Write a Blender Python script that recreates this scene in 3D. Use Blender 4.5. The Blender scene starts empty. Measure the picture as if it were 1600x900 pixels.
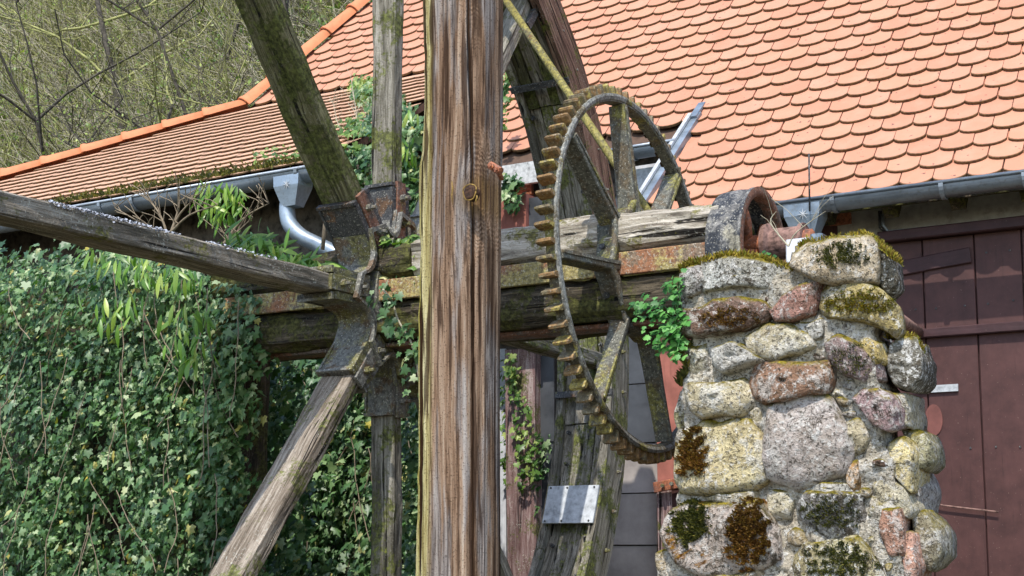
import bpy, math, random
import numpy as np
from mathutils import Vector, Matrix, noise

random.seed(7); rng = np.random.default_rng(7)
SC = bpy.context.scene
COL = SC.collection
R = math.radians

# ------------------------------------------------------------------ camera
TH, PS, ROLL, FPX, CYP = 0.5209, 0.114, -0.0052, 2200.0, 594.0
fw = Vector((-math.sin(TH)*math.cos(PS), math.cos(TH)*math.cos(PS), math.sin(PS)))
rt = Vector((math.cos(TH), math.sin(TH), 0)); up = rt.cross(fw)
c_, s_ = math.cos(ROLL), math.sin(ROLL)
rt, up = c_*rt + s_*up, -s_*rt + c_*up
cd = bpy.data.cameras.new('camera'); cam = bpy.data.objects.new('camera', cd); COL.objects.link(cam)
m = Matrix.Identity(4)
for i in range(3):
    m[i][0], m[i][1], m[i][2] = rt[i], up[i], -fw[i]
cam.matrix_world = m
cd.sensor_width = 36; cd.lens = FPX/1600*36; cd.shift_y = (CYP-450)/1600
cd.clip_start = 0.1; cd.clip_end = 500
SC.camera = cam

# ------------------------------------------------------------------ light
SUN_DIR = Vector((0.22, -1.0, 1.6)).normalized()
el = math.asin(SUN_DIR.z); az = math.atan2(SUN_DIR.x, SUN_DIR.y)
w = bpy.data.worlds.new('World'); SC.world = w; w.use_nodes = True
bg = w.node_tree.nodes['Background']
sky = w.node_tree.nodes.new('ShaderNodeTexSky'); sky.sky_type = 'NISHITA'; sky.sun_disc = False
sky.sun_elevation = el; sky.sun_rotation = az
w.node_tree.links.new(sky.outputs[0], bg.inputs[0]); bg.inputs[1].default_value = 0.15
sd = bpy.data.lights.new('sun', 'SUN'); sun = bpy.data.objects.new('sun', sd); COL.objects.link(sun)
sd.energy = 2.2; sd.angle = R(0.5); sd.color = (1.0, 0.95, 0.87)
sun.rotation_euler = (-SUN_DIR).to_track_quat('-Z', 'Y').to_euler()
SC.view_settings.view_transform = 'Standard'; SC.view_settings.look = 'None'
SC.view_settings.exposure = 1.08; SC.view_settings.gamma = 1

# ------------------------------------------------------------------ rays
def ray(p):
    return fw + rt*((p[0]-800)/FPX) + up*((CYP-p[1])/FPX)
def onY(p, Y): r = ray(p); return r*(Y/r.y)
def onX(p, X): r = ray(p); return r*(X/r.x)
def onP(p, n, d): r = ray(p); return r*(d/n.dot(r))

def inpoly(p, poly):
    c = False; x, y = p
    for i in range(len(poly)):
        a, b = poly[i], poly[i-1]
        if (a[1] > y) != (b[1] > y) and x < (b[0]-a[0])*(y-a[1])/(b[1]-a[1])+a[0]: c = not c
    return c
# ------------------------------------------------------------------ object helpers
WM = {}
def link(name, data, M, parent=None):
    o = bpy.data.objects.new(name, data); COL.objects.link(o)
    WM[o] = M.copy()
    if parent is not None:
        o.parent = parent; o.matrix_parent_inverse = Matrix.Identity(4)
        o.matrix_basis = WM[parent].inverted() @ M
    else:
        o.matrix_basis = M
    return o
def thing(name, label, cat, loc, group=None):
    o = link(name, None, Matrix.Translation(Vector(loc))); o.empty_display_size = .1
    o['label'] = label; o['category'] = cat
    if group: o['group'] = group
    return o
def tag(o, label=None, cat=None, group=None, kind=None):
    if label: o['label'] = label
    if cat: o['category'] = cat
    if group: o['group'] = group
    if kind: o['kind'] = kind
    return o
def mesh(name, v, f, mat, smooth=False):
    me = bpy.data.meshes.new(name); me.from_pydata([tuple(x) for x in v], [], f); me.materials.append(mat)
    if smooth:
        me.polygons.foreach_set('use_smooth', [True]*len(me.polygons))
    me.update(); return me
def wobj(name, v, f, mat, parent=None, smooth=False, M=None):
    """mesh given in world coordinates (or in M's coordinates)"""
    if M is None:
        a = np.array([tuple(x) for x in v]); c = (a.min(0)+a.max(0))/2
        M = Matrix.Translation(Vector(c)); v = a-c
    return link(name, mesh(name, v, f, mat, smooth), M, parent)
class MB:
    def __init__(s): s.v = []; s.f = []
    def add(s, v, f):
        k = len(s.v); s.v += [tuple(x) for x in v]; s.f += [tuple(i+k for i in q) for q in f]
    def box(s, c, d, M=None, ch=0.0):
        x, y, z = d[0]/2, d[1]/2, d[2]/2
        if ch <= 0:
            v = [(-x,-y,-z),(x,-y,-z),(x,y,-z),(-x,y,-z),(-x,-y,z),(x,-y,z),(x,y,z),(-x,y,z)]
            f = [(3,2,1,0),(4,5,6,7),(0,1,5,4),(1,2,6,5),(2,3,7,6),(3,0,4,7)]
        else:
            pr = [(-x+ch,-y),(x-ch,-y),(x,-y+ch),(x,y-ch),(x-ch,y),(-x+ch,y),(-x,y-ch),(-x,-y+ch)]
            v = [(a,b,-z) for a,b in pr]+[(a,b,z) for a,b in pr]
            f = [tuple(range(7,-1,-1)), tuple(range(8,16))]+[(i,(i+1)%8,(i+1)%8+8,i+8) for i in range(8)]
        v = [Vector(q) + (Vector(c) if M is None else Vector(c)) for q in v] if M is None else [M @ Vector(q) for q in v]
        s.add(v, f)
    def obj(s, name, mat, parent=None, smooth=False): return wobj(name, s.v, s.f, mat, parent, smooth)
def frame(p0, p1, hint):
    """matrix at p0, local z along p0->p1, local x near hint"""
    z = (Vector(p1)-Vector(p0)); L = z.length; z.normalize(); h = Vector(hint)
    x = (h - z*h.dot(z)).normalized(); y = z.cross(x)
    M = Matrix.Identity(4)
    for i in range(3): M[i][0], M[i][1], M[i][2], M[i][3] = x[i], y[i], z[i], p0[i]
    return M, L
def beam(name, p0, p1, hint, wx, wy, mat, parent=None, rough=.004, seg=14, ch=.012, n_side=3, seed=0, taper=1.0, smooth=False):
    """weathered timber / bar: chamfered, uneven, local z along its length"""
    M, L = frame(p0, p1, hint)
    x, y = wx/2, wy/2
    pr = []
    cs = [(-x,-y),(x,-y),(x,y),(-x,y)]
    for i in range(4):
        a = Vector(cs[i]); b = Vector(cs[(i+1) % 4]); d = (b-a).normalized()
        p, q = a+d*ch, b-d*ch
        for k in range(n_side+1): pr.append(p.lerp(q, k/n_side))
    n = len(pr); v = []; f = []
    for j in range(seg+1):
        t = j/seg; z = L*t; s = 1+(taper-1)*t
        for i, p in enumerate(pr):
            q = Vector((p.x*s, p.y*s, z))
            nn = noise.noise(Vector((p.x*9+seed*3.1, p.y*9, z*2.2+seed)))*rough*1.6 + noise.noise(Vector((p.x*60, p.y*60+seed, z*9)))*rough
            r = Vector((p.x, p.y, 0)).normalized()
            q += r*nn
            v.append(q)
    for j in range(seg):
        for i in range(n):
            f.append((j*n+i, j*n+(i+1) % n, (j+1)*n+(i+1) % n, (j+1)*n+i))
    f.append(tuple(range(n-1, -1, -1))); f.append(tuple(seg*n+i for i in range(n)))
    return wobj(name, v, f, mat, parent, smooth, M)
def tube_vf(pts, rad, n=8, caps=True):
    pts = [Vector(p) for p in pts]; v = []; f = []
    if not hasattr(rad, '__len__'): rad = [rad]*len(pts)
    ref = None
    for j, p in enumerate(pts):
        d = (pts[min(j+1, len(pts)-1)]-pts[max(j-1, 0)]).normalized()
        if ref is None: ref = Vector((0,0,1)) if abs(d.z) < .9 else Vector((1,0,0))
        x = (ref-d*ref.dot(d)).normalized(); y = d.cross(x); ref = x
        for i in range(n):
            a = 2*math.pi*i/n; v.append(p+(x*math.cos(a)+y*math.sin(a))*rad[j])
    for j in range(len(pts)-1):
        for i in range(n): f.append((j*n+i, j*n+(i+1) % n, (j+1)*n+(i+1) % n, (j+1)*n+i))
    if caps: f.append(tuple(range(n-1,-1,-1))); f.append(tuple((len(pts)-1)*n+i for i in range(n)))
    return v, f
def tube(name, pts, rad, mat, parent=None, n=8, smooth=True):
    v, f = tube_vf(pts, rad, n); return wobj(name, v, f, mat, parent, smooth)
def smooth_pts(pts, k=5):
    pts = [Vector(p) for p in pts]; out = []
    P = [pts[0]]+pts+[pts[-1]]
    for i in range(1, len(P)-2):
        for j in range(k):
            t = j/k; a, b, c, d = P[i-1], P[i], P[i+1], P[i+2]
            out.append(.5*((2*b)+(c-a)*t+(2*a-5*b+4*c-d)*t*t+(3*b-a-3*c+d)*t**3))
    out.append(pts[-1]); return out
def scatter(name, tv, tf, pos, rot, scl, mat, M=None, parent=None):
    """many small faces as ONE mesh. pos (n,3) rot (n,3,3) columns = axes, scl (n,)"""
    tv = np.array(tv, float); n = len(pos); k = len(tv)
    V = np.einsum('nij,kj->nki', rot, tv)*np.asarray(scl)[:, None, None] + np.asarray(pos)[:, None, :]
    c = pos.mean(0); V = (V-c).reshape(-1, 3)
    lt = np.array([len(q) for q in tf]); flat = np.array([i for q in tf for i in q])
    loops = (flat[None, :] + (np.arange(n)*k)[:, None]).reshape(-1)
    tot = np.tile(lt, n); st = np.concatenate([[0], np.cumsum(tot)[:-1]])
    me = bpy.data.meshes.new(name)
    me.vertices.add(len(V)); me.vertices.foreach_set('co', V.astype(np.float32).ravel())
    me.loops.add(len(loops)); me.loops.foreach_set('vertex_index', loops.astype(np.int32))
    me.polygons.add(len(tot)); me.polygons.foreach_set('loop_start', st.astype(np.int32)); me.polygons.foreach_set('loop_total', tot.astype(np.int32))
    me.polygons.foreach_set('use_smooth', np.ones(len(tot), bool))
    me.materials.append(mat); me.update(calc_edges=True); me.validate()
    return link(name, me, Matrix.Translation(Vector(c)), parent)

# ------------------------------------------------------------------ materials
class NT:
    def __init__(s, name):
        s.m = bpy.data.materials.new(name); s.m.use_nodes = True; s.t = s.m.node_tree
        s.b = s.t.nodes['Principled BSDF']; s.out = s.t.nodes['Material Output']
    def n(s, typ, **k):
        nd = s.t.nodes.new('ShaderNode'+typ)
        for a, v in k.items():
            if a.startswith('i_'):
                key = a[2:]; key = int(key) if key.isdigit() else key.replace('_', ' ')
                s.put(nd.inputs[key], v)
            else: setattr(nd, a, v)
        return nd
    def put(s, sock, v):
        if hasattr(v, 'is_linked') or isinstance(v, bpy.types.NodeSocket): s.t.links.new(v, sock)
        else: sock.default_value = v
    def coord(s, sc=(1,1,1), rnd=True):
        tc = s.n('TexCoord').outputs['Object']
        if rnd:
            oi = s.n('ObjectInfo').outputs['Random']
            mm = s.n('Math', operation='MULTIPLY', i_0=oi, i_1=17.0).outputs[0]
            tc = s.n('VectorMath', operation='ADD', i_0=tc, i_1=mm).outputs[0]
        return s.n('Mapping', i_Vector=tc, i_Scale=sc).outputs[0]
    def noise(s, vec, scale, detail=4, rough=.6, dist=0):
        return s.n('TexNoise', i_Vector=vec, i_Scale=scale, i_Detail=detail, i_Roughness=rough, i_Distortion=dist).outputs['Fac']
    def vor(s, vec, scale, feat='F1'):
        return s.n('TexVoronoi', feature=feat, i_Vector=vec, i_Scale=scale).outputs['Distance']
    def ramp(s, fac, stops):
        nd = s.n('ValToRGB', i_Fac=fac); cr = nd.color_ramp
        while len(cr.elements) < len(stops): cr.elements.new(.5)
        for e, (p, c) in zip(cr.elements, stops):
            e.position = p; e.color = (c[0], c[1], c[2], 1) if hasattr(c, '__len__') else (c, c, c, 1)
        return nd.outputs['Color']
    def mix(s, f, a, b, mode='MIX'):
        nd = s.n('Mix', data_type='RGBA', blend_type=mode); nd.clamp_factor = True
        for k, v in ((0, f), (6, a), (7, b)):
            if isinstance(v, (tuple, list)): v = (*v[:3], 1)
            s.put(nd.inputs[k], v)
        return nd.outputs[2]
    def math(s, op, a, b=0.0): return s.n('Math', operation=op, i_0=a, i_1=b).outputs[0]
    def step(s, x, lo, hi): return s.n('MapRange', i_Value=x, i_From_Min=lo, i_From_Max=hi).outputs[0]
    def upz(s): return s.n('SeparateXYZ', i_0=s.n('NewGeometry').outputs['Normal']).outputs[2]
    def fin(s, col, rough=.85, bump=None, strength=.5, dist=.01, metal=0.0, spec=.3, trans=0):
        s.put(s.b.inputs['Base Color'], col); s.put(s.b.inputs['Roughness'], rough)
        s.b.inputs['Metallic'].default_value = metal; s.b.inputs['Specular IOR Level'].default_value = spec
        if bump is not None:
            b = s.n('Bump', i_Strength=strength, i_Distance=dist, i_Height=bump).outputs[0]
            s.t.links.new(b, s.b.inputs['Normal'])
        return s.m

def flat(name, c, rough=.8, var=.25, scale=12, bump=.2, metal=0):
    s = NT(name); v = s.coord(); a = s.noise(v, scale, 5, .65)
    col = s.ramp(a, [(.3, [q*(1-var*1.6) for q in c]), (.5, c), (.7, [min(1, q*(1+var)) for q in c])])
    return s.fin(col, rough, a, bump, .006, metal=metal)
def wood(name, dark, mid, light, moss=0.0, mosscol=(.09,.10,.02), lichen=.2, grain=30, streak=.35, sp=.8):
    s = NT(name); v = s.coord((1, 1, .07)); v2 = s.coord((1, 1, 1)); v3 = s.coord((1,1,.22))
    g = s.noise(v, grain, 6, .7, 1.2); g2 = s.noise(v, grain*3.2, 4, .75)
    f = s.math('ADD', s.math('MULTIPLY', g, .62), s.math('MULTIPLY', g2, .38))
    col = s.ramp(f, [(.30, [q*.35 for q in dark]), (.41, dark), (.5, mid), (.6, light), (.72, [min(1, q*1.35) for q in light])])
    big = s.noise(v3, 3.2, 4, .6)
    col = s.mix(s.step(big, .52, .68), col, s.mix(.7, col, [q*.5 for q in dark]))
    crk = s.step(s.noise(s.coord((1,1,.025)), grain*1.15, 3, .6, .6), .34, .39)      # 0 in crack
    col = s.mix(crk, [q*.14 for q in dark], col)
    spk = s.noise(v2, 95, 3, .65)
    col = s.mix(s.math('MULTIPLY', s.step(spk, .58, .66), s.math('MULTIPLY', s.step(s.noise(v2, 7, 3), .45, .6), lichen)), col, (.55,.55,.47))
    col = s.mix(s.math('MULTIPLY', s.step(s.noise(v2, 70, 3, .7), .6, .7), .55), col, [q*.15 for q in dark])
    if moss > 0:
        mm = s.step(s.math('ADD', s.noise(v2, 5, 5, .65), s.math('MULTIPLY', s.noise(v2, 60, 2, .6), .35)), .78-moss*.42, .86-moss*.42)
        mc = s.ramp(s.noise(v2, 45, 4, .7), [(.35, [q*.3 for q in mosscol]), (.5, mosscol), (.66, [min(1, q*2.2) for q in mosscol])])
        col = s.mix(s.math('MULTIPLY', mm, .85), col, mc)
    h = s.math('ADD', s.math('MULTIPLY', f, .6), s.math('MULTIPLY', crk, .5))
    h = s.math('ADD', h, s.math('MULTIPLY', spk, .3))
    return s.fin(col, sp, h, .9, .012, spec=.2)
M_wgrey = wood('grey_wood', (.095,.085,.062), (.205,.185,.145), (.38,.35,.29), .24)
M_wbrown = wood('brown_wood', (.07,.04,.03), (.17,.10,.07), (.30,.20,.14), .1, lichen=.5)
M_wmoss = wood('mossy_wood', (.06,.055,.03), (.13,.12,.06), (.25,.24,.13), .42, (.07,.08,.02))
M_wpale = wood('pale_wood', (.11,.085,.06), (.23,.185,.14), (.38,.325,.26), .15, lichen=.6)
M_wdark = wood('dark_shaded_wood', (.02,.017,.012), (.06,.048,.032), (.15,.12,.08), .35, (.06,.06,.015))  # dark timber tone, dirt and shade both included in the colour
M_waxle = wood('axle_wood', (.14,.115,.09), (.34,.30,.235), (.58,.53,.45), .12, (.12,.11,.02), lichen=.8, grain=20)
M_wstub = wood('lichen_spoke_wood', (.10,.09,.07), (.21,.18,.14), (.40,.37,.32), .08, (.10,.10,.02), lichen=1.0)
M_wpink = wood('pink_worn_wood', (.14,.075,.07), (.27,.17,.16), (.42,.33,.31), .1, lichen=.9)

def iron(name, base, rust, moss, r_amt, m_amt, mosscol=(.19,.17,.02), pale=.3):
    s = NT(name); v = s.coord((1,1,1))
    a = s.noise(v, 9, 6, .7); b = s.noise(v, 55, 4, .7); c = s.noise(v, 4, 4, .6)
    col = s.ramp(b, [(.3, [q*.3 for q in base]), (.5, base), (.7, [min(1, q*1.9) for q in base])])
    rc = s.ramp(b, [(.3, [q*.35 for q in rust]), (.55, rust), (.72, [min(1, q*1.5) for q in rust])])
    col = s.mix(s.step(a, .62-r_amt*.3, .68-r_amt*.3), col, rc)
    mc = s.ramp(b, [(.33, [q*.3 for q in mosscol]), (.5, mosscol), (.68, [min(1, q*1.9) for q in mosscol])])
    col = s.mix(s.math('MULTIPLY', s.step(s.math('ADD', c, s.math('MULTIPLY', b, .3)), .84-m_amt*.4, .92-m_amt*.4), .9), col, mc)
    col = s.mix(s.math('MULTIPLY', s.step(s.noise(v, 120, 2), .61, .66), pale), col, (.55,.53,.45))
    return s.fin(col, s.ramp(a, [(.3,.45),(.7,.85)]), b, .55, .006, spec=.45)
M_gear = iron('cog_iron', (.11,.108,.085), (.13,.10,.06), 0, .4, .38, (.18,.165,.04), .6)
M_tooth = iron('tooth_iron', (.15,.12,.065), (.25,.145,.055), 0, .5, .4, (.26,.21,.05), .35)
M_hub = iron('hub_iron', (.15,.145,.125), (.15,.10,.06), 0, .35, .5, (.13,.12,.04), .7)
M_hubd = iron('dark_hub_iron', (.05,.05,.05), (.13,.07,.035), 0, .15, .15, (.13,.12,.03), .5)
M_bar = iron('rusty_steel_bar', (.20,.14,.09), (.32,.14,.065), 0, .6, .5, (.30,.25,.09), .6)
M_edge = iron('worn_edge_iron', (.19,.19,.17), (.11,.09,.05), 0, .4, .35, (.19,.17,.03), .8)
M_rod = iron('mossy_rod_iron', (.14,.12,.05), (.16,.09,.03), 0, .3, .85, (.20,.17,.035), .2)
M_rustd = iron('dull_rust_iron', (.10,.07,.055), (.22,.10,.06), 0, .55, .1, pale=.4)
M_rust = iron('red_rust_iron', (.22,.09,.055), (.38,.13,.06), 0, .7, .1, pale=.2)
M_drum = iron('pulley_iron', (.15,.145,.135), (.035,.04,.05), 0, .5, .35, (.25,.23,.17), .8)
M_pinkr = flat('pink_rust_pipe', (.22,.13,.105), .85, .6, 30, .5)

def zinc(name, base=(.30,.34,.38), dirt=.5):
    s = NT(name); v = s.coord((.35,1,1)); a = s.noise(v, 4, 5, .65); b = s.noise(s.coord(), 40, 4, .7)
    col = s.ramp(a, [(.3, [q*.55 for q in base]), (.5, base), (.7, [min(1, q*1.35) for q in base])])
    col = s.mix(s.math('MULTIPLY', s.step(b, .52, .68), dirt), col, (.16,.15,.11))
    return s.fin(col, s.ramp(a, [(.3,.32),(.7,.6)]), b, .12, .004, metal=.55, spec=.5)
M_zinc = zinc('zinc'); M_zincblue = zinc('pale_zinc', (.29,.35,.41), .4); M_plate = flat('galvanised_plate', (.46,.48,.49), .5, .3, 22, .2)

def tilemat(pale=0):
    s = NT('clay_tile' if not pale else 'weathered_clay_tile'); v = s.coord((1,1,1), True)
    r1 = s.n('ObjectInfo').outputs['Random']; r2 = s.n('NewGeometry').outputs['Random Per Island']
    r = s.math('FRACT', s.math('ADD', s.math('MULTIPLY', r1, 7.3), s.math('MULTIPLY', r2, 5.1)))
    col = s.ramp(r, [(0, (.48,.21,.13)), (.35, (.505,.225,.14)), (.7, (.53,.245,.15)), (1, (.52,.245,.158))])
    a = s.noise(v, 6, 4, .6); b = s.noise(v, 60, 4, .7)
    if pale: col = s.mix(.6, col, (.60,.40,.26))
    col = s.mix(s.math('MULTIPLY', s.step(a, .45, .75), .30), col, (.56,.35,.25))
    col = s.mix(s.math('MULTIPLY', s.step(b, .60, .72), .25), col, (.30,.13,.07))
    col = s.mix(s.math('MULTIPLY', s.step(s.noise(v, 26, 2, .5), .70, .73), .8), col, (.09,.05,.05))
    # algae dirt plus a painted shadow line along the lower edge of each tile (tile local y = up the slope)
    yy = s.n('SeparateXYZ', i_0=s.n('TexCoord').outputs['UV']).outputs[1]
    e = s.math('MULTIPLY', s.step(yy, .0118, .007), .92)
    col = s.mix(e, col, s.ramp(b, [(.4, (.05,.028,.012)), (.62, (.17,.10,.035))]))
    return s.fin(col, .78, b, .25, .003, spec=.25)
M_tile = tilemat(); M_tilep = tilemat(1)
M_ridge = flat('ridge_clay', (.60,.22,.10), .7, .12, 9, .1)
M_under = flat('roof_underlay', (.10,.06,.04))
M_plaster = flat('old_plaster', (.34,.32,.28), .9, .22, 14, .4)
M_plasterd = flat('eave_shade_plaster', (.10,.085,.07), .95, .5, 14, .5)  # deep shade under the eaves put into the plaster colour
M_white = flat('white_limewash', (.66,.68,.72), .85, .15, 10, .25)
M_board = flat('weathered_white_board', (.50,.51,.49), .8, .35, 30, .4)
M_dirtroof = flat('mossy_debris', (.12,.09,.035), .95, .8, 60, 1.0)
def redwood(name, c):
    s = NT(name); v = s.coord((1,1,.08)); a = s.noise(v, 40, 4, .6); b = s.noise(s.coord(), 7, 5, .65); k = s.noise(s.coord(), 90, 2)
    col = s.ramp(b, [(.3, [q*.7 for q in c]), (.5, c), (.7, [min(1, q*1.25) for q in c])])
    col = s.mix(s.math('MULTIPLY', s.step(a, .6, .7), .35), col, [q*.4 for q in c])
    col = s.mix(s.math('MULTIPLY', s.step(k, .72, .74), .5), col, (.35,.24,.2))
    return s.fin(col, .6, a, .35, .004, spec=.35)
M_red = redwood('oxblood_paint', (.080,.034,.030)); M_red2 = redwood('faded_red_paint', (.36,.13,.095)); M_reddk = redwood('dark_maroon_paint', (.06,.027,.028))
M_redpad = redwood('rubbed_red_paint', (.20,.075,.06))
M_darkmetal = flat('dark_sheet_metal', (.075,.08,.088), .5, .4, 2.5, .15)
M_sheetlit = flat('lit_brown_sheet', (.36,.32,.29), .5, .35, 2.5, .15)  # lighter copy of the sheet metal, daylight on the lower panels painted in

def stonemat(name, orange=0.0, dark=.5, pale=.5, sat=1.0):
    s = NT(name); v = s.coord(); base = s.n('ObjectInfo').outputs['Color']
    a = s.noise(v, 5, 6, .65); b = s.noise(v, 26, 6, .75, .4); c = s.noise(v, 75, 3, .7); d = s.noise(v, 11, 5, .7, .6)
    col = s.mix(s.step(a, .40, .65), s.mix(1, base, (.70,.66,.60), 'MULTIPLY'), base)
    col = s.mix(s.math('MULTIPLY', s.step(d, .52, .60), pale), col, (.60,.58,.53))
    col = s.mix(s.math('MULTIPLY', s.step(b, .515, .57), dark), col, (.075,.06,.04))
    col = s.mix(s.math('MULTIPLY', s.step(c, .56, .61), .75), col, (.04,.034,.024))
    col = s.mix(s.math('MULTIPLY', s.step(s.noise(v, 48, 4, .7), .55, .60), pale), col, (.70,.68,.63))
    col = s.mix(s.step(s.math('ABSOLUTE', s.math('SUBTRACT', s.noise(v, 9, 5, .7, 1.0), .5)), .012, .0), col, (.04,.032,.02))
    up_ = s.upz()
    mo = s.math('MULTIPLY', s.step(up_, .35, .75), s.step(s.noise(v, 14, 4, .7), .38, .50))
    mc = s.ramp(c, [(.35, (.05,.045,.008)), (.5, (.17,.135,.015)), (.66, (.34,.26,.03))])
    col = s.mix(mo, col, mc)
    if orange > 0:
        oc = s.ramp(c, [(.36, (.05,.022,.005)), (.5, (.20,.085,.012)), (.66, (.36,.20,.04))])
        col = s.mix(s.step(s.noise(s.coord(rnd=True), 5.0, 5, .7, .4), .60-orange*.16, .64-orange*.16), col, oc)
    h = s.math('ADD', s.math('MULTIPLY', b, .8), s.math('MULTIPLY', c, .5)); h = s.math('ADD', h, s.math('MULTIPLY', d, .8))
    return s.fin(col, .92, h, 1.0, .022, spec=.15)
M_stone = stonemat('field_stone', 0, .5, .6); M_stonelich = stonemat('lichen_stone', 0, .85, .9)
M_stonemoss = stonemat('mossy_stone', .15, .85, .5); M_mortar = stonemat('old_mortar', 0, .42, .75)
M_hewn = stonemat('hewn_grey_stone', 0, .3, .6)
M_lichen = flat('blue_white_lichen', (.36,.38,.43), .95, .4, 40, .5)
M_moss = flat('golden_moss', (.20,.16,.015), .95, .7, 70, 1.0)

def leafmat(name, stops, rough=.42, vein=True, dead=.02):
    s = NT(name); r = s.n('NewGeometry').outputs['Random Per Island']
    col = s.ramp(r, stops)
    cl = s.noise(s.coord(rnd=False), 1.6, 4, .6)
    col = s.mix(1, col, s.ramp(cl, [(.35, (.55,.62,.60)), (.62, (1.3,1.2,1.0))]), 'MULTIPLY')
    s.fin(col, rough, spec=.5)
    s.b.inputs['Subsurface Weight'].default_value = 0
    tr = s.n('BsdfTranslucent', i_Color=s.mix(1, col, (1.0,1.3,.4), 'MULTIPLY'))
    mx = s.n('MixShader', i_0=.22); s.t.links.new(s.b.outputs[0], mx.inputs[1]); s.t.links.new(tr.outputs[0], mx.inputs[2])
    s.t.links.new(mx.outputs[0], s.out.inputs['Surface']); return s.m
M_ivy = leafmat('ivy_leaf', [(0,(.028,.075,.026)), (.3,(.06,.145,.05)), (.6,(.11,.215,.085)), (.82,(.20,.31,.16)), (.96,(.38,.47,.30)), (1,(.43,.37,.06))])
M_ivyhi = leafmat('young_ivy_leaf', [(0,(.05,.12,.03)), (.5,(.12,.24,.05)), (1,(.30,.38,.12))])
M_lance = leafmat('lance_leaf', [(0,(.06,.16,.02)), (.5,(.13,.28,.03)), (1,(.34,.44,.10))], .38)
M_chervil = leafmat('herb_leaf', [(0,(.03,.13,.03)), (.5,(.07,.25,.05)), (1,(.17,.40,.12))], .5)
M_twig = flat('twig_bark', (.24,.19,.13), .9, .3, 20)
M_bark = flat('tree_bark', (.075,.065,.05), .95, .5, 14, .8)
M_mosstwig = flat('mossy_twig_bark', (.27,.27,.10), .9, .5, 6)
M_paletwig = flat('pale_twig_bark', (.40,.36,.26), .9, .3, 20)
M_bud = leafmat('spring_leaf', [(0,(.09,.17,.025)), (.5,(.20,.30,.05)), (1,(.36,.44,.12))], .5)
def hillmat():
    s = NT('hillside_earth'); v = s.coord(rnd=False); a = s.noise(v, .6, 6, .7); b = s.noise(v, 7, 6, .75)
    col = s.ramp(a, [(.3,(.02,.032,.008)), (.48,(.05,.06,.02)), (.66,(.10,.09,.045))])
    col = s.mix(s.step(b, .45, .62), col, (.12,.10,.06)); return s.fin(col, .95, b, .8, .2)
M_hill = hillmat()
M_ground = flat('earth_ground', (.10,.085,.05), .95, .5, 5, .5)
M_knot = flat('knot_heart', (.07,.035,.02), .8, .7, 60, .8); M_resin = flat('knot_resin', (.27,.17,.04), .55, .5, 60, .6)
# ================================================================== setting
def grid_sheet(name, xs, ys, zf, mat, kind='structure', smooth=True):
    v = [(x, y, zf(x, y)) for y in ys for x in xs]; nx = len(xs)
    f = [(j*nx+i, j*nx+i+1, (j+1)*nx+i+1, (j+1)*nx+i) for j in range(len(ys)-1) for i in range(nx-1)]
    o = link(name, mesh(name, v, f, mat, smooth), Matrix.Identity(4)); o['kind'] = kind; return o
GZ = -1.7
grid_sheet('ground', list(np.linspace(-160, 120, 60)), list(np.linspace(-60, 22, 40)), lambda x, y: GZ+.03*noise.noise(Vector((x*.7, y*.7, 0))), M_ground)
def hillz(x, y): return GZ+max(0, y-15.0)*1.25 + 1.2*noise.noise(Vector((x*.09, y*.09, 3)))*min(1, max(0, y-14)/8) + .25*noise.noise(Vector((x*.6, y*.6, 9)))
grid_sheet('hillside', list(np.linspace(-110, 70, 150)), list(np.linspace(14, 95, 90)), hillz, M_hill)

# ================================================================== mill building
AL = 0.863
YE = 8.8
E0 = onY((1340, 303), YE)
S_ = Vector((0, math.cos(AL), math.sin(AL))); N_ = Vector((0, -math.sin(AL), math.cos(AL)))
def on_main(p): return onP(p, N_, N_.dot(E0))
def main_pt(X, Y): return Vector((X, Y, E0.z+(Y-E0.y)*math.tan(AL)))
YT = 10.6; ZT = main_pt(0, YT).z
YL = 8.0; ZL = onY((300, 291), YL).z
AS = math.atan2(ZT-ZL, YT-YL); SS = Vector((0, math.cos(AS), math.sin(AS))); NS = Vector((0, -math.sin(AS), math.cos(AS)))
def on_skirt(p): return onP(p, NS, NS.dot(Vector((0, YL, ZL))))
h_top = on_main((600, -12)); h_mid0 = on_main((470, 100)); d_ = (h_top-h_mid0)
h_T = h_mid0+d_*((YT-h_mid0.y)/d_.y)
h_top2 = h_mid0+d_*((12.9-h_mid0.y)/d_.y)
h_low = on_skirt((127, 250)); d2 = (h_low-h_T); h_low2 = h_T+d2*((YL-.05-h_T.y)/d2.y)
verge_a = on_main((1095, 180)); verge_b = on_main((1000, 335))
def Xverge(Y): t = (Y-verge_b.y)/(verge_a.y-verge_b.y); return verge_b.x+(verge_a.x-verge_b.x)*t
def Xhip(Y):
    if Y >= YT: return h_T.x+(h_top2.x-h_T.x)*(Y-YT)/(h_top2.y-YT)
    return h_low2.x+(h_T.x-h_low2.x)*(Y-h_low2.y)/(YT-h_low2.y)
YM = 9.45; XS = -6.2

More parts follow.
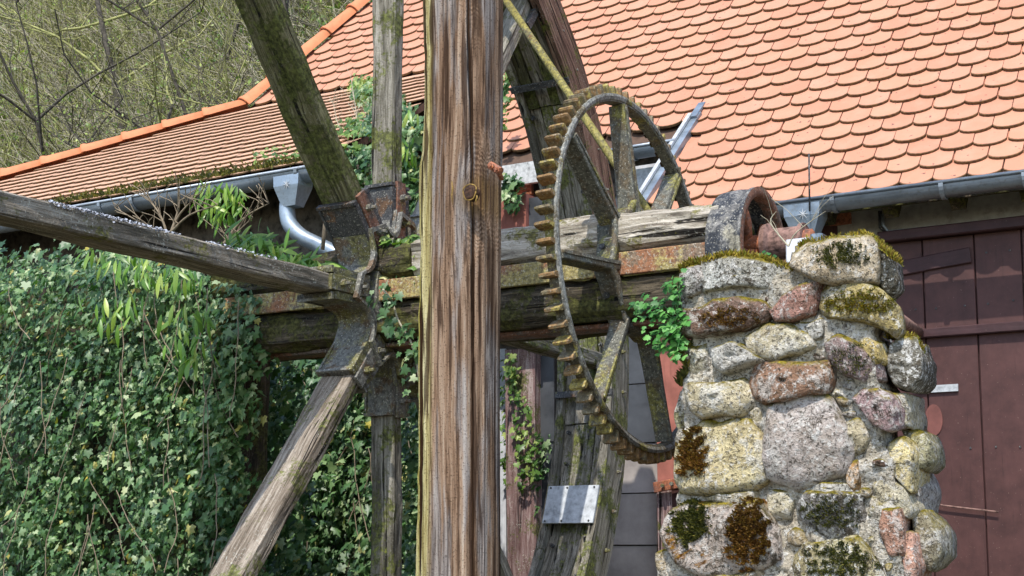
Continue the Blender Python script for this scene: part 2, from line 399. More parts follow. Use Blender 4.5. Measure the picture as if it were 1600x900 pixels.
mill = thing('mill_building', 'old mill building with orange clay tiled roof, grey gutters and red boarded wall', 'building', (-4, 11, GZ))
def slab(poly, n, th):
    v = [Vector(p) for p in poly]+[Vector(p)-n*th for p in poly]; k = len(poly)
    return v, [tuple(range(k)), tuple(range(2*k-1, k-1, -1))]+[(i, i+k, (i+1) % k+k, (i+1) % k) for i in range(k)]
mb = MB()
YR2 = 12.9
mb.add(*slab([main_pt(Xverge(YE), YE+.02), main_pt(3.0, YE+.02), main_pt(3.0, YR2), main_pt(Xverge(YM), YR2), main_pt(Xverge(YM), YM)], N_, .05))
mb.add(*slab([main_pt(XS, YM), main_pt(Xverge(YM)-.004, YM), main_pt(Xverge(YM)-.004, YR2), main_pt(XS, YR2)], N_, .05))
mb.add(*slab([main_pt(h_T.x, YT), main_pt(XS-.004, YT), main_pt(XS-.004, YR2), h_top2], N_, .05))
mb.add(*slab([h_low2, (XS, YL-.05, h_low2.z), (XS, YT-.01, ZT-.006), (h_T.x, YT-.01, ZT-.006)], NS, .05))
# hip face and back slope
mb.add([h_low2, h_T, h_top2, (h_top2.x, 17.2, h_top2.z-3.2), (h_low2.x, 19, h_low2.z)], [(0,1,2,3,4)])
mb.add([h_top2, (3.0, YR2, h_top2.z), (3.0, 18.5, E0.z), (h_top2.x, 18.5, E0.z)], [(0,1,2,3)])
roof = mb.obj('roof', M_under, mill)

# ---- tiles
TW, TE, TL, TT = .21, .165, .35, .017
def tile_template(w=TW-.005):
    n = 8; v = []; uv = []
    xs = [w/2*math.sin(math.pi/2*(i/n*2-1)) for i in range(n+1)]
    ye = [.062*(1-math.sqrt(max(0, 1-(x/(w/2))**2*.97))) for x in xs]
    rows = [([y for y in ye], 0, -TT, 0), ([y for y in ye], 0, 0, 0), ([y+.013 for y in ye], 0, .0012, .012), ([TL]*(n+1), 0, .0012, .3)]
    for r, _, z, u in rows:
        for x, y in zip(xs, r): v.append((x*(1 if z <= 0 else .985), y, z)); uv.append((0, u))
    f = [(j*(n+1)+i, j*(n+1)+i+1, (j+1)*(n+1)+i+1, (j+1)*(n+1)+i) for j in range(3) for i in range(n)]
    # sides
    k = n+1
    f += [(0, k, 3*k), (n, 3*k+n, k+n)]
    return v, f, uv
TV, TF, TUV = tile_template()
def set_uv(me, uvs):
    l = me.uv_layers.new(name='UVMap')
    idx = np.zeros(len(me.loops), np.int32); me.loops.foreach_get('vertex_index', idx)
    l.data.foreach_set('uv', np.array(uvs, np.float32)[idx].ravel())
tile_me = mesh('tile', TV, TF, M_tile); set_uv(tile_me, TUV)
def tile_M(p, s, n, jig):
    y = (s - n*.105).normalized(); x = Vector((1, 0, 0)); a = jig[0]
    x2 = (x+y*a).normalized(); z = x2.cross(y).normalized(); y2 = z.cross(x2)
    o = Vector(p)+n*(.048+jig[1])
    M = Matrix.Identity(4)
    for i in range(3): M[i][0], M[i][1], M[i][2], M[i][3] = x2[i], y2[i], z[i], o[i]
    return M
def px_of(P):
    P = Vector(P); z = P.dot(fw); return 800+FPX*P.dot(rt)/z, CYP-FPX*P.dot(up)/z, z
tiles = []
nrow = int((YR2-YE)/(TE*math.cos(AL)))
for r in range(nrow):
    Y = YE-.03 + r*TE*math.cos(AL)
    k0 = int(-11/TW); 
    for k in range(k0, 15):
        X = (k+(.5 if r % 2 else 0))*TW+random.uniform(-.003, .003)
        if Y < YM-.05 and X < Xverge(Y)+TW*.45: continue
        if Y < YT-.02 and X < XS: continue
        if Y >= YT-.05 and X < Xhip(Y+.1)+.02: continue
        if Y > YE+.3 and Y < YM and X < Xverge(Y): continue
        p = main_pt(X, Y); q = px_of(p)
        if q[0] < -60 or q[0] > 3200 or q[1] < -160: continue
        tiles.append((q[2]+(50 if q[0] > 1600 or q[1] < 0 or q[0] < 0 else 0), tile_M(p, S_, N_, (random.uniform(-.012, .012), random.uniform(0, .004))), 0))
nrow = int((YT-YL)/(TE*.98*math.cos(AS)))
for r in range(nrow):
    Y = YL-.05+r*TE*.98*math.cos(AS)
    for k in range(int(-12/TW), int(XS/TW)+1):
        X = (k+(.5 if r % 2 else 0))*TW+random.uniform(-.003, .003)
        if X < Xhip(Y+.1)+.02 or X > XS: continue
        p = Vector((X, Y, ZL+(Y-YL)*math.tan(AS))); q = px_of(p)
        if q[0] < -120: continue
        tiles.append((q[2]+30, tile_M(p, SS, NS, (random.uniform(-.012, .012), random.uniform(0, .004))), 1))
tiles.sort(key=lambda t: t[0])
for z, M, _ in tiles[:300]: link('tile', tile_me, M, roof)
def field(lst, T, mat):
    V = []; F = []; UVs = []; k = len(T)
    for j, M in enumerate(lst):
        V += [tuple(M @ Vector(q)) for q in T]; F += [tuple(i+j*k for i in q) for q in TF]; UVs += TUV
    me = mesh('tile_field', V, F, mat); set_uv(me, UVs)
    tf = link('tile_field', me, Matrix.Identity(4), roof); tf['kind'] = 'stuff'
field([t[1] for t in tiles[300:] if not t[2]], TV, M_tile)
field([t[1] for t in tiles if t[2]], [(x, y, z if z >= 0 else -.009) for x, y, z in TV], M_tilep)

# ---- ridge tiles on the hip
def ridge(p0, p1, L=.40):
    d = (p1-p0); n = max(1, int(round(d.length/L))); st = d/n; u = st.normalized()
    side = u.cross(Vector((0, 0, 1))).normalized(); upv = side.cross(u)
    for i in range(n):
        a = p0+st*i; v = []; f = []; m_ = 9
        prof = [(0, .112), (.03, .112), (.06, .100), (L*1.02, .086)]
        for (t, r) in prof:
            for sgn in (0, 1):
                for q in range(m_):
                    an = math.pi*q/(m_-1); rr = r-(.014 if sgn else 0)
                    v.append(a+u*t+side*math.cos(an)*rr+upv*(math.sin(an)*rr-.0))
        K = 2*m_
        for j in range(len(prof)-1):
            for q in range(m_-1):
                f.append((j*K+q, j*K+q+1, (j+1)*K+q+1, (j+1)*K+q)); f.append((j*K+m_+q+1, j*K+m_+q, (j+1)*K+m_+q, (j+1)*K+m_+q+1))
        for j in (0, len(prof)-1):
            for q in range(m_-1): f.append((j*K+q, j*K+q+1, j*K+m_+q+1, j*K+m_+q))
        wobj('ridge_tile', v, f, M_ridge, roof, True)
lift = Vector((0, -.02, .03))
ridge(h_low2+lift, h_T+lift, .43); ridge(h_T+lift, h_top2+lift, .43)

# ---- gutters
def gutter(name, x0, x1, Yc, zc, r, caps=(False, False)):
    pr = []; m_ = 12
    for i in range(m_+1):
        a = math.pi+math.pi*i/m_; pr.append((Yc+math.cos(a)*r, zc+math.sin(a)*r))
    inn = [(Yc+(y-Yc)*.96, zc+(z-zc)*.96) for y, z in pr]
    n = len(pr); v = [(x, y, z) for x in (x0, x1) for y, z in pr+inn]; K = 2*n; f = []
    for i in range(n-1): f.append((i, i+1, K+i+1, K+i)); f.append((n+i+1, n+i, K+n+i, K+n+i+1))
    g = wobj(name, v, f, M_zinc, mill, True)
    b, bf = tube_vf([(x0, Yc-r, zc+.006), (x1, Yc-r, zc+.006)], .0135, 8); wobj('gutter_bead', b, bf, M_zinc, g, True)
    for k, x in enumerate((x0, x1)):
        if caps[k]:
            a = [Vector((x, Yc+math.cos(math.pi+math.pi*i/m_)*r, zc+math.sin(math.pi+math.pi*i/m_)*r)) for i in range(m_+1)]
            c = a+[p+Vector((.01 if k else -.01, 0, 0)) for p in a]; q = len(a)
            wobj('end_cap', c, [tuple(range(q)), tuple(range(2*q-1, q-1, -1))]+[(i, i+1, i+1+q, i+q) for i in range(q-1)], M_zincblue, g)
    return g
def bracket(g, x, Yc, zc, r):
    pts = [(x, Yc+math.cos(math.pi+math.pi*i/12)*(r+.008), zc+math.sin(math.pi+math.pi*i/12)*(r+.008)) for i in range(13)]
    mb = MB()
    for a, b in zip(pts[:-1], pts[1:]):
        mb.add([(x-.014, a[1], a[2]), (x+.014, a[1], a[2]), (x+.014, b[1], b[2]), (x-.014, b[1], b[2])], [(0,1,2,3)])
        k = 1.05; a2 = (Yc+(a[1]-Yc)*k, zc+(a[2]-zc)*k); b2 = (Yc+(b[1]-Yc)*k, zc+(b[2]-zc)*k)
        mb.add([(x-.014, *a2), (x+.014, *a2), (x+.014, *b2), (x-.014, *b2)], [(0,1,2,3)])
        mb.add([(x+.014, a[1], a[2]), (x+.014, *a2), (x+.014, *b2), (x+.014, b[1], b[2])], [(0,1,2,3)])
        mb.add([(x-.014, a[1], a[2]), (x-.014, *a2), (x-.014, *b2), (x-.014, b[1], b[2])], [(0,1,2,3)])
    mb.obj('gutter_bracket', M_zinc, g)
# right gutter
RG = .075
pf = onY((1342, 301), 8.60); GYc, GZc = 8.60+RG, pf.z-.006
gx0 = onY((1165, 325), 8.6).x
g1 = gutter('gutter', gx0, 3.0, GYc, GZc, RG)
for px in ((1300, 305), (1470, 285), (1600, 270)): bracket(g1, onY(px, 8.6).x, GYc, GZc, RG)
# left gutter
LG = .085; pl = onY((300, 291), 7.80); LYc, LZc = 7.80+LG, pl.z-.006
lx1 = onY((490, 262), 7.8).x; g2 = gutter('gutter', -13, lx1, LYc, LZc, LG, (False, True))
for px in ((462, 270), (205, 305), (155, 312), (40, 330)): bracket(g2, onY(px, 7.8).x, LYc, LZc, LG)
# middle gutter
pm = onY((1015, 225), 9.27); g3 = gutter('gutter', onY((930, 240), 9.27).x, Xverge(YM)-.03, 9.27+.07, pm.z-.006, .07)
bracket(g3, onY((985, 230), 9.27).x, 9.34, pm.z-.006, .07)
# hoppers (rain heads) and swan neck
def hopper(x, Yc, zt, wt, wb, h, g, star=True):
    d = .085; v = []
    for z, w_, dd in ((zt, wt, d), (zt-h*.35, wt*.97, d), (zt-h, wb, .05)):
        for sx, sy in ((-1,-1),(1,-1),(1,1),(-1,1)):
            v.append((x+sx*w_/2, Yc+sy*dd, z))
    f = [(j*4+i, j*4+(i+1) % 4, (j+1)*4+(i+1) % 4, (j+1)*4+i) for j in range(2) for i in range(4)]+[(8,9,10,11)]
    hp = wobj('rain_hopper', v, f, M_zincblue, g)
    if star:
        mb = MB()
        for a in range(8):
            an = math.pi*a/4; c = Vector((x+.01, Yc-d-.004, zt-h*.33))
            u = Vector((math.cos(an), 0, math.sin(an))); n2 = Vector((-u.z, 0, u.x))
            mb.add([c+n2*.005, c+u*.042, c-n2*.005, c+Vector((0,-.004,0))], [(0,1,3),(3,1,2),(0,3,2,1)][:2])
        mb.obj('rosette', M_plate, g)
    return hp
p = onY((1253, 322), 8.6); hopper(p.x, GYc-.005, GZc-.02, .24, .12, .22, g1)
p = onY((447, 285), 7.8); hopper(p.x, LYc-.005, LZc-.03, .23, .12, .22, g2)
p = onY((449, 318), LYc)
pts = [p, onY((449, 335), LYc), onY((454, 352), LYc), onY((472, 370), LYc+.02), onY((500, 384), LYc+.04), onY((530, 399), LYc+.06), onY((560, 416), LYc+.1), onY((580, 480), LYc+.15), onY((580, 900), LYc+.15)]
tube('downpipe', smooth_pts(pts, 6), .058, M_zincblue, mill, 12)
p = onY((1253, 375), GYc); tube('downpipe', [p+Vector((0,0,.03)), p+Vector((0,0,-2.6))], .05, M_zincblue, mill, 12)

# ---- walls
def xbox(name, x0, x1, y0, y1, z0, z1, mat, parent=None, ch=0):
    mb = MB(); mb.box(((x0+x1)/2, (y0+y1)/2, (z0+z1)/2), (abs(x1-x0), abs(y1-y0), abs(z1-z0)), None, 0); return mb.obj(name, mat, parent)
WR, WMY, WL = 9.12, 9.72, 8.42
xd = onY((1310, 400), WR).x       # left end of right front wall
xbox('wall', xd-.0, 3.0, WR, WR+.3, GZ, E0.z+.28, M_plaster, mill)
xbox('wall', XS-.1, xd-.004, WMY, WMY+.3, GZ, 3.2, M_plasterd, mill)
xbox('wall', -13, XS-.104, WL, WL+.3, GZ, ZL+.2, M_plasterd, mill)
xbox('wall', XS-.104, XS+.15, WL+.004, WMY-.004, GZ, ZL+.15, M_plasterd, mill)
xbox('wall', xd-.15, xd-.004, WR, WMY-.004, GZ, 2.5, M_red, mill)
# eave boards / rafters ends
xbox('fascia_board', Xverge(YE)+.03, 3.0, YE+.02, YE+.05, E0.z-.10, E0.z-.015, M_wdark, mill)
xbox('fascia_board', -13, XS-.02, YL+.0, YL+.03, ZL-.13, ZL-.045, M_wdark, mill)
xbox('fascia_board', XS+.02, Xverge(YM)-.9, YM-.06, YM-.02, main_pt(0, YM).z-.19, main_pt(0, YM).z-.02, M_board, mill)
for k in range(16):
    x = -3.55+k*.42; M, L = frame((x, YE+.06, E0.z-.12), (x, YE+.9, E0.z-.12+.84*math.tan(AL)), (1, 0, 0))
    mb = MB(); mb.box((0, 0, L/2), (.09, .12, L)); wobj('rafter', mb.v, mb.f, M_wdark, mill, M=M)

def vbox(name, a, b, Y, th, zt, zb, mat, parent=mill, rough=.002, seed=0):
    """vertical board: px points a,b = left and right edge, zt/zb = px y (tuple -> z) or metres"""
    x0 = onY(a, Y).x; x1 = onY(b, Y).x; mx = ((a[0]+b[0])/2)
    z1 = onY((mx, zt), Y).z if abs(zt) > 12 else zt; z0 = onY((mx, zb), Y).z if abs(zb) > 12 else zb
    return beam(name, ((x0+x1)/2, Y+th/2, z0), ((x0+x1)/2, Y+th/2, z1), (1, 0, 0), x1-x0, th, mat, parent, rough, 6, .003, 2, seed)
# right front: plank door, lintel, fittings
door = xbox('door', onY((1392, 500), WR).x, 1.55, WR-.012, WR-.004, GZ, onY((1420, 378), WR).z, M_reddk, mill)
xs = [onY((p, 640), WR).x for p in (1392, 1453, 1535, 1610)]+[onY((1610, 640), WR).x+.26*k for k in range(1, 9)]
for a, b in zip(xs[:-1], xs[1:]):
    zt = onY((1420, 380), WR).z
    beam('plank', ((a+b)/2, WR-.028, GZ+.02), ((a+b)/2, WR-.028, zt), (1, 0, 0), b-a-.008, .03, M_red, door, .001, 8, .004, 2)
mb = MB()
for a, b in zip(xs[:-1], xs[1:]):
    for zz in (zt-.12, zt-.45, zt-1.35, zt-2.2):
        for t in (.25, .75):
            c = Vector((a+(b-a)*t+random.uniform(-.01,.01), WR-.043, zz+random.uniform(-.01,.01))); mb.add(*tube_vf([c, c+Vector((0,-.006,0))], .007, 6))
mb.obj('nail_heads', M_hubd, door)['kind'] = 'stuff'
zl = onY((1430, 370), WR).z
beam('lintel', (onY((1383, 500), WR).x, WR-.06, zl), (1.55, WR-.06, zl), (0, 1, 0), .12, .07, M_reddk, mill, .004, 10, .008, 2)
zs = onY((1435, 421), WR).z; beam('strap_hinge', (onY((1393, 421), WR).x, WR-.056, zs), (onY((1520, 410), WR).x, WR-.056, zs+.05), (0, 1, 0), .02, .10, M_reddk, door, .003, 6, .006, 2)
zs = onY((1450, 523), WR).z; beam('ledge_board', (onY((1433, 523), WR).x, WR-.062, zs), (1.55, WR-.062, zs), (0, 1, 0), .05, .06, M_reddk, door, .003, 8, .006, 2)
xbox('latch_plate', onY((1437, 609), WR).x, onY((1500, 605), WR).x, WR-.06, WR-.045, onY((1450, 615), WR).z, onY((1450, 604), WR).z, M_plate, door)
c = onY((1459, 656), WR-.05); v = [Vector((c.x+math.cos(a)*.055, c.y, c.z+math.sin(a)*.10)) for a in np.linspace(0, 2*math.pi, 20)[:-1]]
v2 = [q+Vector((0,.01,0)) for q in v]; k = len(v)
wobj('worn_pad', v+v2, [tuple(range(k)), tuple(range(2*k-1,k-1,-1))]+[(i,i+k,(i+1)%k+k,(i+1)%k) for i in range(k)], M_redpad, door)
tube('wire', [onY((1436, 780), WR-.07), onY((1474, 790), WR-.07), onY((1560, 800), WR-.07)], .006, M_pinkr, mill, 5)
tube('rail_rod', [onY((1378, 335), WR-.1), onY((1380, 352), WR-.1), onY((1388, 362), WR-.1), onY((1420, 359), WR-.1), onY((1600, 340), WR-.1)], .010, M_wgrey and M_zinc, mill, 6)
tube('rail_bracket', [onY((1375, 330), WR-.06), onY((1376, 355), WR-.06), onY((1386, 364), WR-.06)], .014, M_hubd, mill, 6)
vbox('board', (1300, 500), (1334, 500), WR-.03, .03, 333, 350, M_rust)
tube('brace_rod', [onY((1404, 497), 8.2), onY((1436, 520), WR-.05)], .035, M_pinkr, mill, 8)
vbox('post', (1192, 400), (1218, 400), 9.0, .12, 325, GZ, M_reddk)
# middle wall: boards, panels
ZM = main_pt(0, YM).z-.2
vbox('board', (780, 280), (858, 280), WMY-.10, .05, ZM, 300, M_wdark, seed=2)
vbox('board', (806, 280), (830, 280), WMY-.14, .04, 262, 305, M_rust, seed=3)
bx0, bx1 = onY((775, 340), 9.2).x, onY((822, 340), 9.2).x; bz1, bz0 = onY((800, 305), 9.2).z, onY((800, 372), 9.2).z-.5
cab = xbox('wall_cabinet', bx0-.5, bx1, 9.2, WMY-.01, bz0, bz1, M_red2, mill)
xbox('cabinet_side', bx1+.003, bx1+.14, 9.24, WMY-.01, bz0, bz1-.03, M_darkmetal, cab)
vbox('post', (790, 700), (836, 700), 9.50, .18, 545, GZ, M_wpink, rough=.006, seed=4)
for j, (a, b) in enumerate(((556, 606), (606, 690), (690, 790), (790, 905))):
    vbox('dark_panel', (834, 700), (866, 700), 9.60-.012*(j % 2), .03, a, b, M_darkmetal)
vbox('dark_panel', (860, 300), (1010, 300), WMY-.06, .03, ZM-.12, 520, M_darkmetal)
vbox('board', (640, 760), (662, 760), 9.4, .05, 560, GZ, M_white)
xbox('render_panel', XS+.2, onY((790, 700), 9.68).x, 9.68, 9.70, GZ, onY((785, 545), 9.68).z, M_white, mill)
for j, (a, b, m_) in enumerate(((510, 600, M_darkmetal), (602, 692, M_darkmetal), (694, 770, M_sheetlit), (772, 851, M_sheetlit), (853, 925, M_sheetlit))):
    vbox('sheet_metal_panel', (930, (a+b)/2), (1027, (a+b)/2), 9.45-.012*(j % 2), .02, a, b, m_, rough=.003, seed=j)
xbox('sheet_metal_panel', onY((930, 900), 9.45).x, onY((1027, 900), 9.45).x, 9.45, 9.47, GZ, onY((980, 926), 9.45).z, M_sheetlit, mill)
vbox('red_panel', (1025, 640), (1110, 640), 9.30, .05, 500, 752, M_red2, rough=.002, seed=6)
vbox('worn_board', (1027, 820), (1050, 820), 9.33, .05, 754, GZ, M_wpink, rough=.004, seed=7)
vbox('worn_board', (1050.5, 820), (1120, 820), 9.34, .05, 760, GZ, M_red, rough=.004, seed=8)
st_ = beam('hinge_strap', onY((1022, 762), 9.27), onY((1075, 752), 9.27), (0, 1, 0), .02, .075, M_rust, mill, .002, 3, .004, 1)
for q in ((1036, 759), (1050, 756)): 
    c = onY(q, 9.25); v, f = tube_vf([c, c+Vector((0,-.02,0))], .014, 6); wobj('bolt', v, f, M_hub, st_)
# plaster patch, flashing and metal sheet below the middle gutter
vbox('plaster_panel', (975, 300), (1034, 300), 9.5, .1, 258, 345, M_white)
vbox('metal_sheet', (985, 300), (1035, 300), 9.44, .02, 262, 335, M_plate, rough=.004)
def strip(name, a, b, wdt, th, n, mat, parent=mill):
    d = (b-a).normalized(); s = n.cross(d).normalized()
    v = []
    for q in (a, b):
        for k1, k2 in ((-1, 0), (1, 0), (1, 1), (-1, 1)): v.append(q+s*(wdt/2*k1)+n*(th*k2))
    return wobj(name, v, [(0,1,2,3),(7,6,5,4),(0,4,5,1),(1,5,6,2),(2,6,7,3),(3,7,4,0)], mat, parent)
fl = strip('flashing', verge_b+N_*.02, verge_a+N_*.02+S_*-.06, .085, .05, N_, M_zincblue)
strip('flashing_fold', verge_b+N_*.076+Vector((-.03,0,0)), verge_a+N_*.076+Vector((-.03,0,0))-S_*.1, .03, .02, N_, M_plate, fl)
q = verge_a+S_*.02; strip('flashing_end', q-S_*.16+N_*.07, q+S_*.08+N_*.03, .055, .02, N_, M_zincblue, fl)
mb = MB(); 
vb = verge_b+Vector((-.06,0,0)); va = verge_a+Vector((-.06,0,0))
mb.add([vb, va, va+Vector((0,0,-.35)), vb+Vector((0,0,-.35))], [(0,1,2,3)]); mb.obj('verge_cheek', M_zinc, mill)
tube('lightning_rod', [onY((1265, 330), 8.55), onY((1264, 240), 8.56)], .006, M_hubd, mill, 5)
#PART3
# ================================================================== water wheel (axle, hub, spokes, rim, cog ring, pulley turn as one)
AY, AZ = 5.6, 1.175
def wp(x, r, a, off=0.0):
    a = R(a); return Vector((x, AY+r*math.cos(a)-off*math.sin(a), AZ+r*math.sin(a)+off*math.cos(a)))
wheel = thing('water_wheel', 'old water wheel with timber spokes, thick axle, toothed iron cog ring and belt pulley', 'water wheel', (-3.2, AY, AZ))
XL, XR = -4.85, onY((1120, 360), 5.35).x
# axle: four timbers and steel bars
k = 0
for sy, sz in ((-1, 1), (-1, -1), (1, 1), (1, -1)):
    XJ = -3.62
    beam('axle_timber', (XJ+.002, AY+sy*.138, AZ+sz*.140), (XR, AY+sy*.138, AZ+sz*.140), (0, 1, 0), .188, .185, M_waxle if sz > 0 else M_wdark, wheel, .014, 34, .035, 4, seed=k*5)  # lower timbers take the dark wood, their shade is in the colour
    beam('axle_timber', (XL, AY+sy*.138, AZ+sz*.140), (XJ-.002, AY+sy*.138, AZ+sz*.140), (0, 1, 0), .186, .183, M_wdark, wheel, .016, 20, .035, 4, seed=k*7); k += 1  # left of the hub: shadow and dirt put into the wood colour
beam('steel_bar', (XL+.1, AY-.236, AZ), (XR, AY-.236, AZ), (0, 0, 1), .10, .022, M_bar, wheel, .001, 20, .004, 2, 1)
beam('steel_bar', (XL+.1, AY+.236, AZ), (XR, AY+.236, AZ), (0, 0, 1), .10, .022, M_bar, wheel, .001, 6, .004, 2, 2)
beam('steel_bar', (XL+.1, AY+.02, AZ+.240), (XR-.5, AY+.02, AZ+.240), (0, 1, 0), .10, .022, M_rust, wheel, .001, 6, .004, 2, 3)
beam('steel_bar', (XL+.1, AY-.09, AZ-.246), (XR, AY-.09, AZ-.246), (0, 1, 0), .13, .022, M_rustd, wheel, .001, 6, .004, 2, 4)
beam('axle_core', (XL+.02, AY, AZ), (XR-.02, AY, AZ), (0, 1, 0), .34, .30, M_wdark, wheel, .004, 8, .02, 2, 9)

# hub
HX0, HX1 = -4.02, -3.82
hub = MB()
def extr(pts2, x0, x1, th):
    """sheet through 2d (y,z) points, thickness th towards the centre, extruded in x"""
    v = []; n = len(pts2)
    for x in (x0, x1):
        for (y, z) in pts2: v.append((x, y, z))
        for (y, z) in pts2:
            d = Vector((AY-y, AZ-z)).normalized(); v.append((x, y+d.x*th, z+d.y*th))
    K = 2*n; f = []
    for i in range(n-1):
        f += [(i, i+1, K+i+1, K+i), (n+i+1, n+i, K+n+i, K+n+i+1), (i+1, i, n+i, n+i+1), (K+i, K+i+1, K+n+i+1, K+n+i)]
    f += [(0, K, K+n, n), (n-1, 2*n-1, K+2*n-1, K+n-1)]
    return v, f
pr = [(AY+.265*math.cos(2*math.pi*i/48), AZ+.265*math.sin(2*math.pi*i/48)) for i in range(49)]
hub.add(*extr(pr, HX0-.01, HX1+.03, .03))
SP = [130, 90, 180.5, 230.3, 270.6, 51.5, 0.0, -47]
SPW = {130: (.19, .085), 180.5: (.17, .085), 230.3: (.18, .085)}
SPA = sorted([a % 360 for a in SP])
for i, a in enumerate(SPA):
    b = SPA[(i+1) % 8]; b = b if b > a else b+360
    hp = .056
    pts = []
    for t in np.linspace(0, 1, 11):
        e = abs(2*t-1)
        r = .285+.15*e**2.2
        # angle limited by plates
        da = math.degrees(math.asin(min(.9, hp/r)))
        aa = a+da+(b-a-2*da)*(.5+.5*np.sign(2*t-1)*e**.8)
        pts.append((AY+r*math.cos(R(aa)), AZ+r*math.sin(R(aa))))
    hub.add(*extr(pts, HX0, HX1, .02))
hubo = hub.obj('wheel_hub', M_hub, wheel)
def boltM(p, d, r=.016, h=.035, name='bolt', mat=M_hub, parent=None):
    p = Vector(p); d = Vector(d).normalized()
    v, f = tube_vf([p, p+d*h*.5, p+d*h*.5, p+d*h], [r, r, r*.55, r*.55], 6); return wobj(name, v, f, mat, parent)
for a in SP:
    wx, wt = SPW.get(a, (.135, .085)); xc = (HX0+HX1)/2
    big = a in SPW
    r_end = 2.70
    xt = -4.10 if a in (51.5, 0.0, -47) else xc
    sp = beam('spoke', wp(xc, .30, a), wp(xt, r_end, a), (1, 0, 0), wx, wt, {130: M_wmoss, 180.5: M_wstub, 230.3: M_wpale}.get(a, M_wgrey), wheel, .006, 40, .008, 3, seed=int(a) % 17)
    # socket plates
    for sg in (1, -1):
        M, L = frame(wp(xc, .27, a, sg*(wt/2+.013)), wp(xc, .57, a, sg*(wt/2+.013)), (1, 0, 0))
        mb = MB(); pw = wx+.02
        for c, d in (((0,0,L/2), (pw,.02,L)), ((0, .006 if sg < 0 else -.006, L-.008), (pw+.008,.032,.016)), ((-pw/2+.003,0,L/2-.012), (.012,.034,L-.026)), ((pw/2-.003,0,L/2-.012), (.012,.034,L-.026))):
            mb.box(Vector(c), d, None, 0)
        wobj('socket_plate', mb.v, mb.f, M_hubd if a in (130, 90) else M_hub, wheel, M=M)
    # side flange with bolts
    xs_ = xc+wx/2+.012 if big else xc+wx/2+.012
    fo = .0
    fp = beam('socket_strap', wp(xs_, .29, a, fo), wp(xs_, .58, a, fo), (1, 0, 0), .018, wt*.85, M_rustd if a in (130, 90) else M_hub, wheel, .0015, 4, .003, 2)
    for rr in (.37, .50):
        q = wp(xs_+.008, rr, a, fo); boltM(q, (1, 0, 0), .018, .05, parent=fp)
# star flange edge on the right side of the hub
fl = MB()
pr2 = []
for i, a in enumerate(SPA):
    b = SPA[(i+1) % 8]; b = b if b > a else b+360
    for t in np.linspace(0, 1, 13)[:-1]:
        e = abs(2*t-1); r = .30+.10*e**2.6
        da = math.degrees(math.asin(min(.9, .05/r)))
        aa = a+da+(b-a-2*da)*(.5+.5*np.sign(2*t-1)*e**.8); pr2.append((r, aa))
n = len(pr2)
v = [wp(HX1+.004, r, a) for r, a in pr2]+[wp(HX1+.004, r+.022, a) for r, a in pr2]+[wp(HX1+.03, r, a) for r, a in pr2]+[wp(HX1+.03, r+.022, a) for r, a in pr2]
f = []
for i in range(n):
    j = (i+1) % n
    f += [(2*n+i, 2*n+j, 3*n+j, 3*n+i), (n+i, j+n, 3*n+j, 3*n+i)[::-1], (i, j, 2*n+j, 2*n+i), (i, n+i, n+j, j)]
wobj('hub_flange', v, f, M_hub, hubo)

def lichen_on_spoke():
    n = 2600; P = []
    a = 180.5; wx, wt = SPW[a]; xc = (HX0+HX1)/2
    for _ in range(n):
        r = 2.55-abs(random.gauss(0, .75)); r = max(.75, min(2.65, r)); x = xc+wx/2+random.uniform(-.10, .006)
        up_ = wt/2+.002 if x < xc+wx/2-.004 else wt/2-random.uniform(0, .035)*random.random()
        if noise.noise(Vector((r*6, x*9, 2))) < -.05: continue
        P.append(tuple(wp(x+.006, r, a, -up_-.004)))
    P = np.array(P); N = len(P); rot = np.zeros((N, 3, 3))
    for k in range(N):
        z = Vector((random.gauss(.3,.6), random.gauss(-.2,.6), 1)).normalized(); x = z.orthogonal().normalized(); x = Matrix.Rotation(random.uniform(0, 6.3), 3, z) @ x; rot[k] = np.array([x, z.cross(x), z]).T
    o = scatter('lichen', [(-.5,-.3,0),(.1,-.5,.15),(.5,.1,0),(.1,.5,.2),(-.4,.4,0)], [(0,1,2,3,4)], P, rot, rng.uniform(.4, 1.3, N)*.0105, M_lichen, parent=wheel); o['kind'] = 'stuff'
lichen_on_spoke()
# rim
RX0, RX1, RI, RO = -4.40, -3.985, 2.70, 2.93
def wpr(x, r, a): return wp(x+.035*math.sin(R(a)), r, a)
def arcseg(name, x0, x1, r0, r1, a0, a1, mat, seed, rough=.006, n=7):
    v = []; f = []
    for j in range(n+1):
        a = a0+(a1-a0)*j/n
        for x, r in ((x0, r0), ((x0+x1)/2, r0), (x1, r0), (x1, (r0+r1)/2), (x1, r1), ((x0+x1)/2, r1), (x0, r1), (x0, (r0+r1)/2)):
            q = wpr(x, r, a); d = noise.noise_vector(Vector((x*8+seed, r*8, a*.15+seed)))*rough; v.append(q+d)
    for j in range(n):
        for i in range(8): f.append((j*8+i, j*8+(i+1) % 8, j*8+8+(i+1) % 8, j*8+8+i))
    f += [tuple(range(7,-1,-1)), tuple(n*8+i for i in range(8))]
    # local frame: z tangent, so the grain runs along the rim
    am = (a0+a1)/2; p0 = wp((x0+x1)/2, (r0+r1)/2, am); M, _ = frame(p0, p0+(wp(0, 1, am+90)-wp(0, 0, 0)), (1, 0, 0))
    Mi = M.inverted(); return wobj(name, [Mi @ q for q in v], f, mat, wheel, M=M)
NS_ = 16
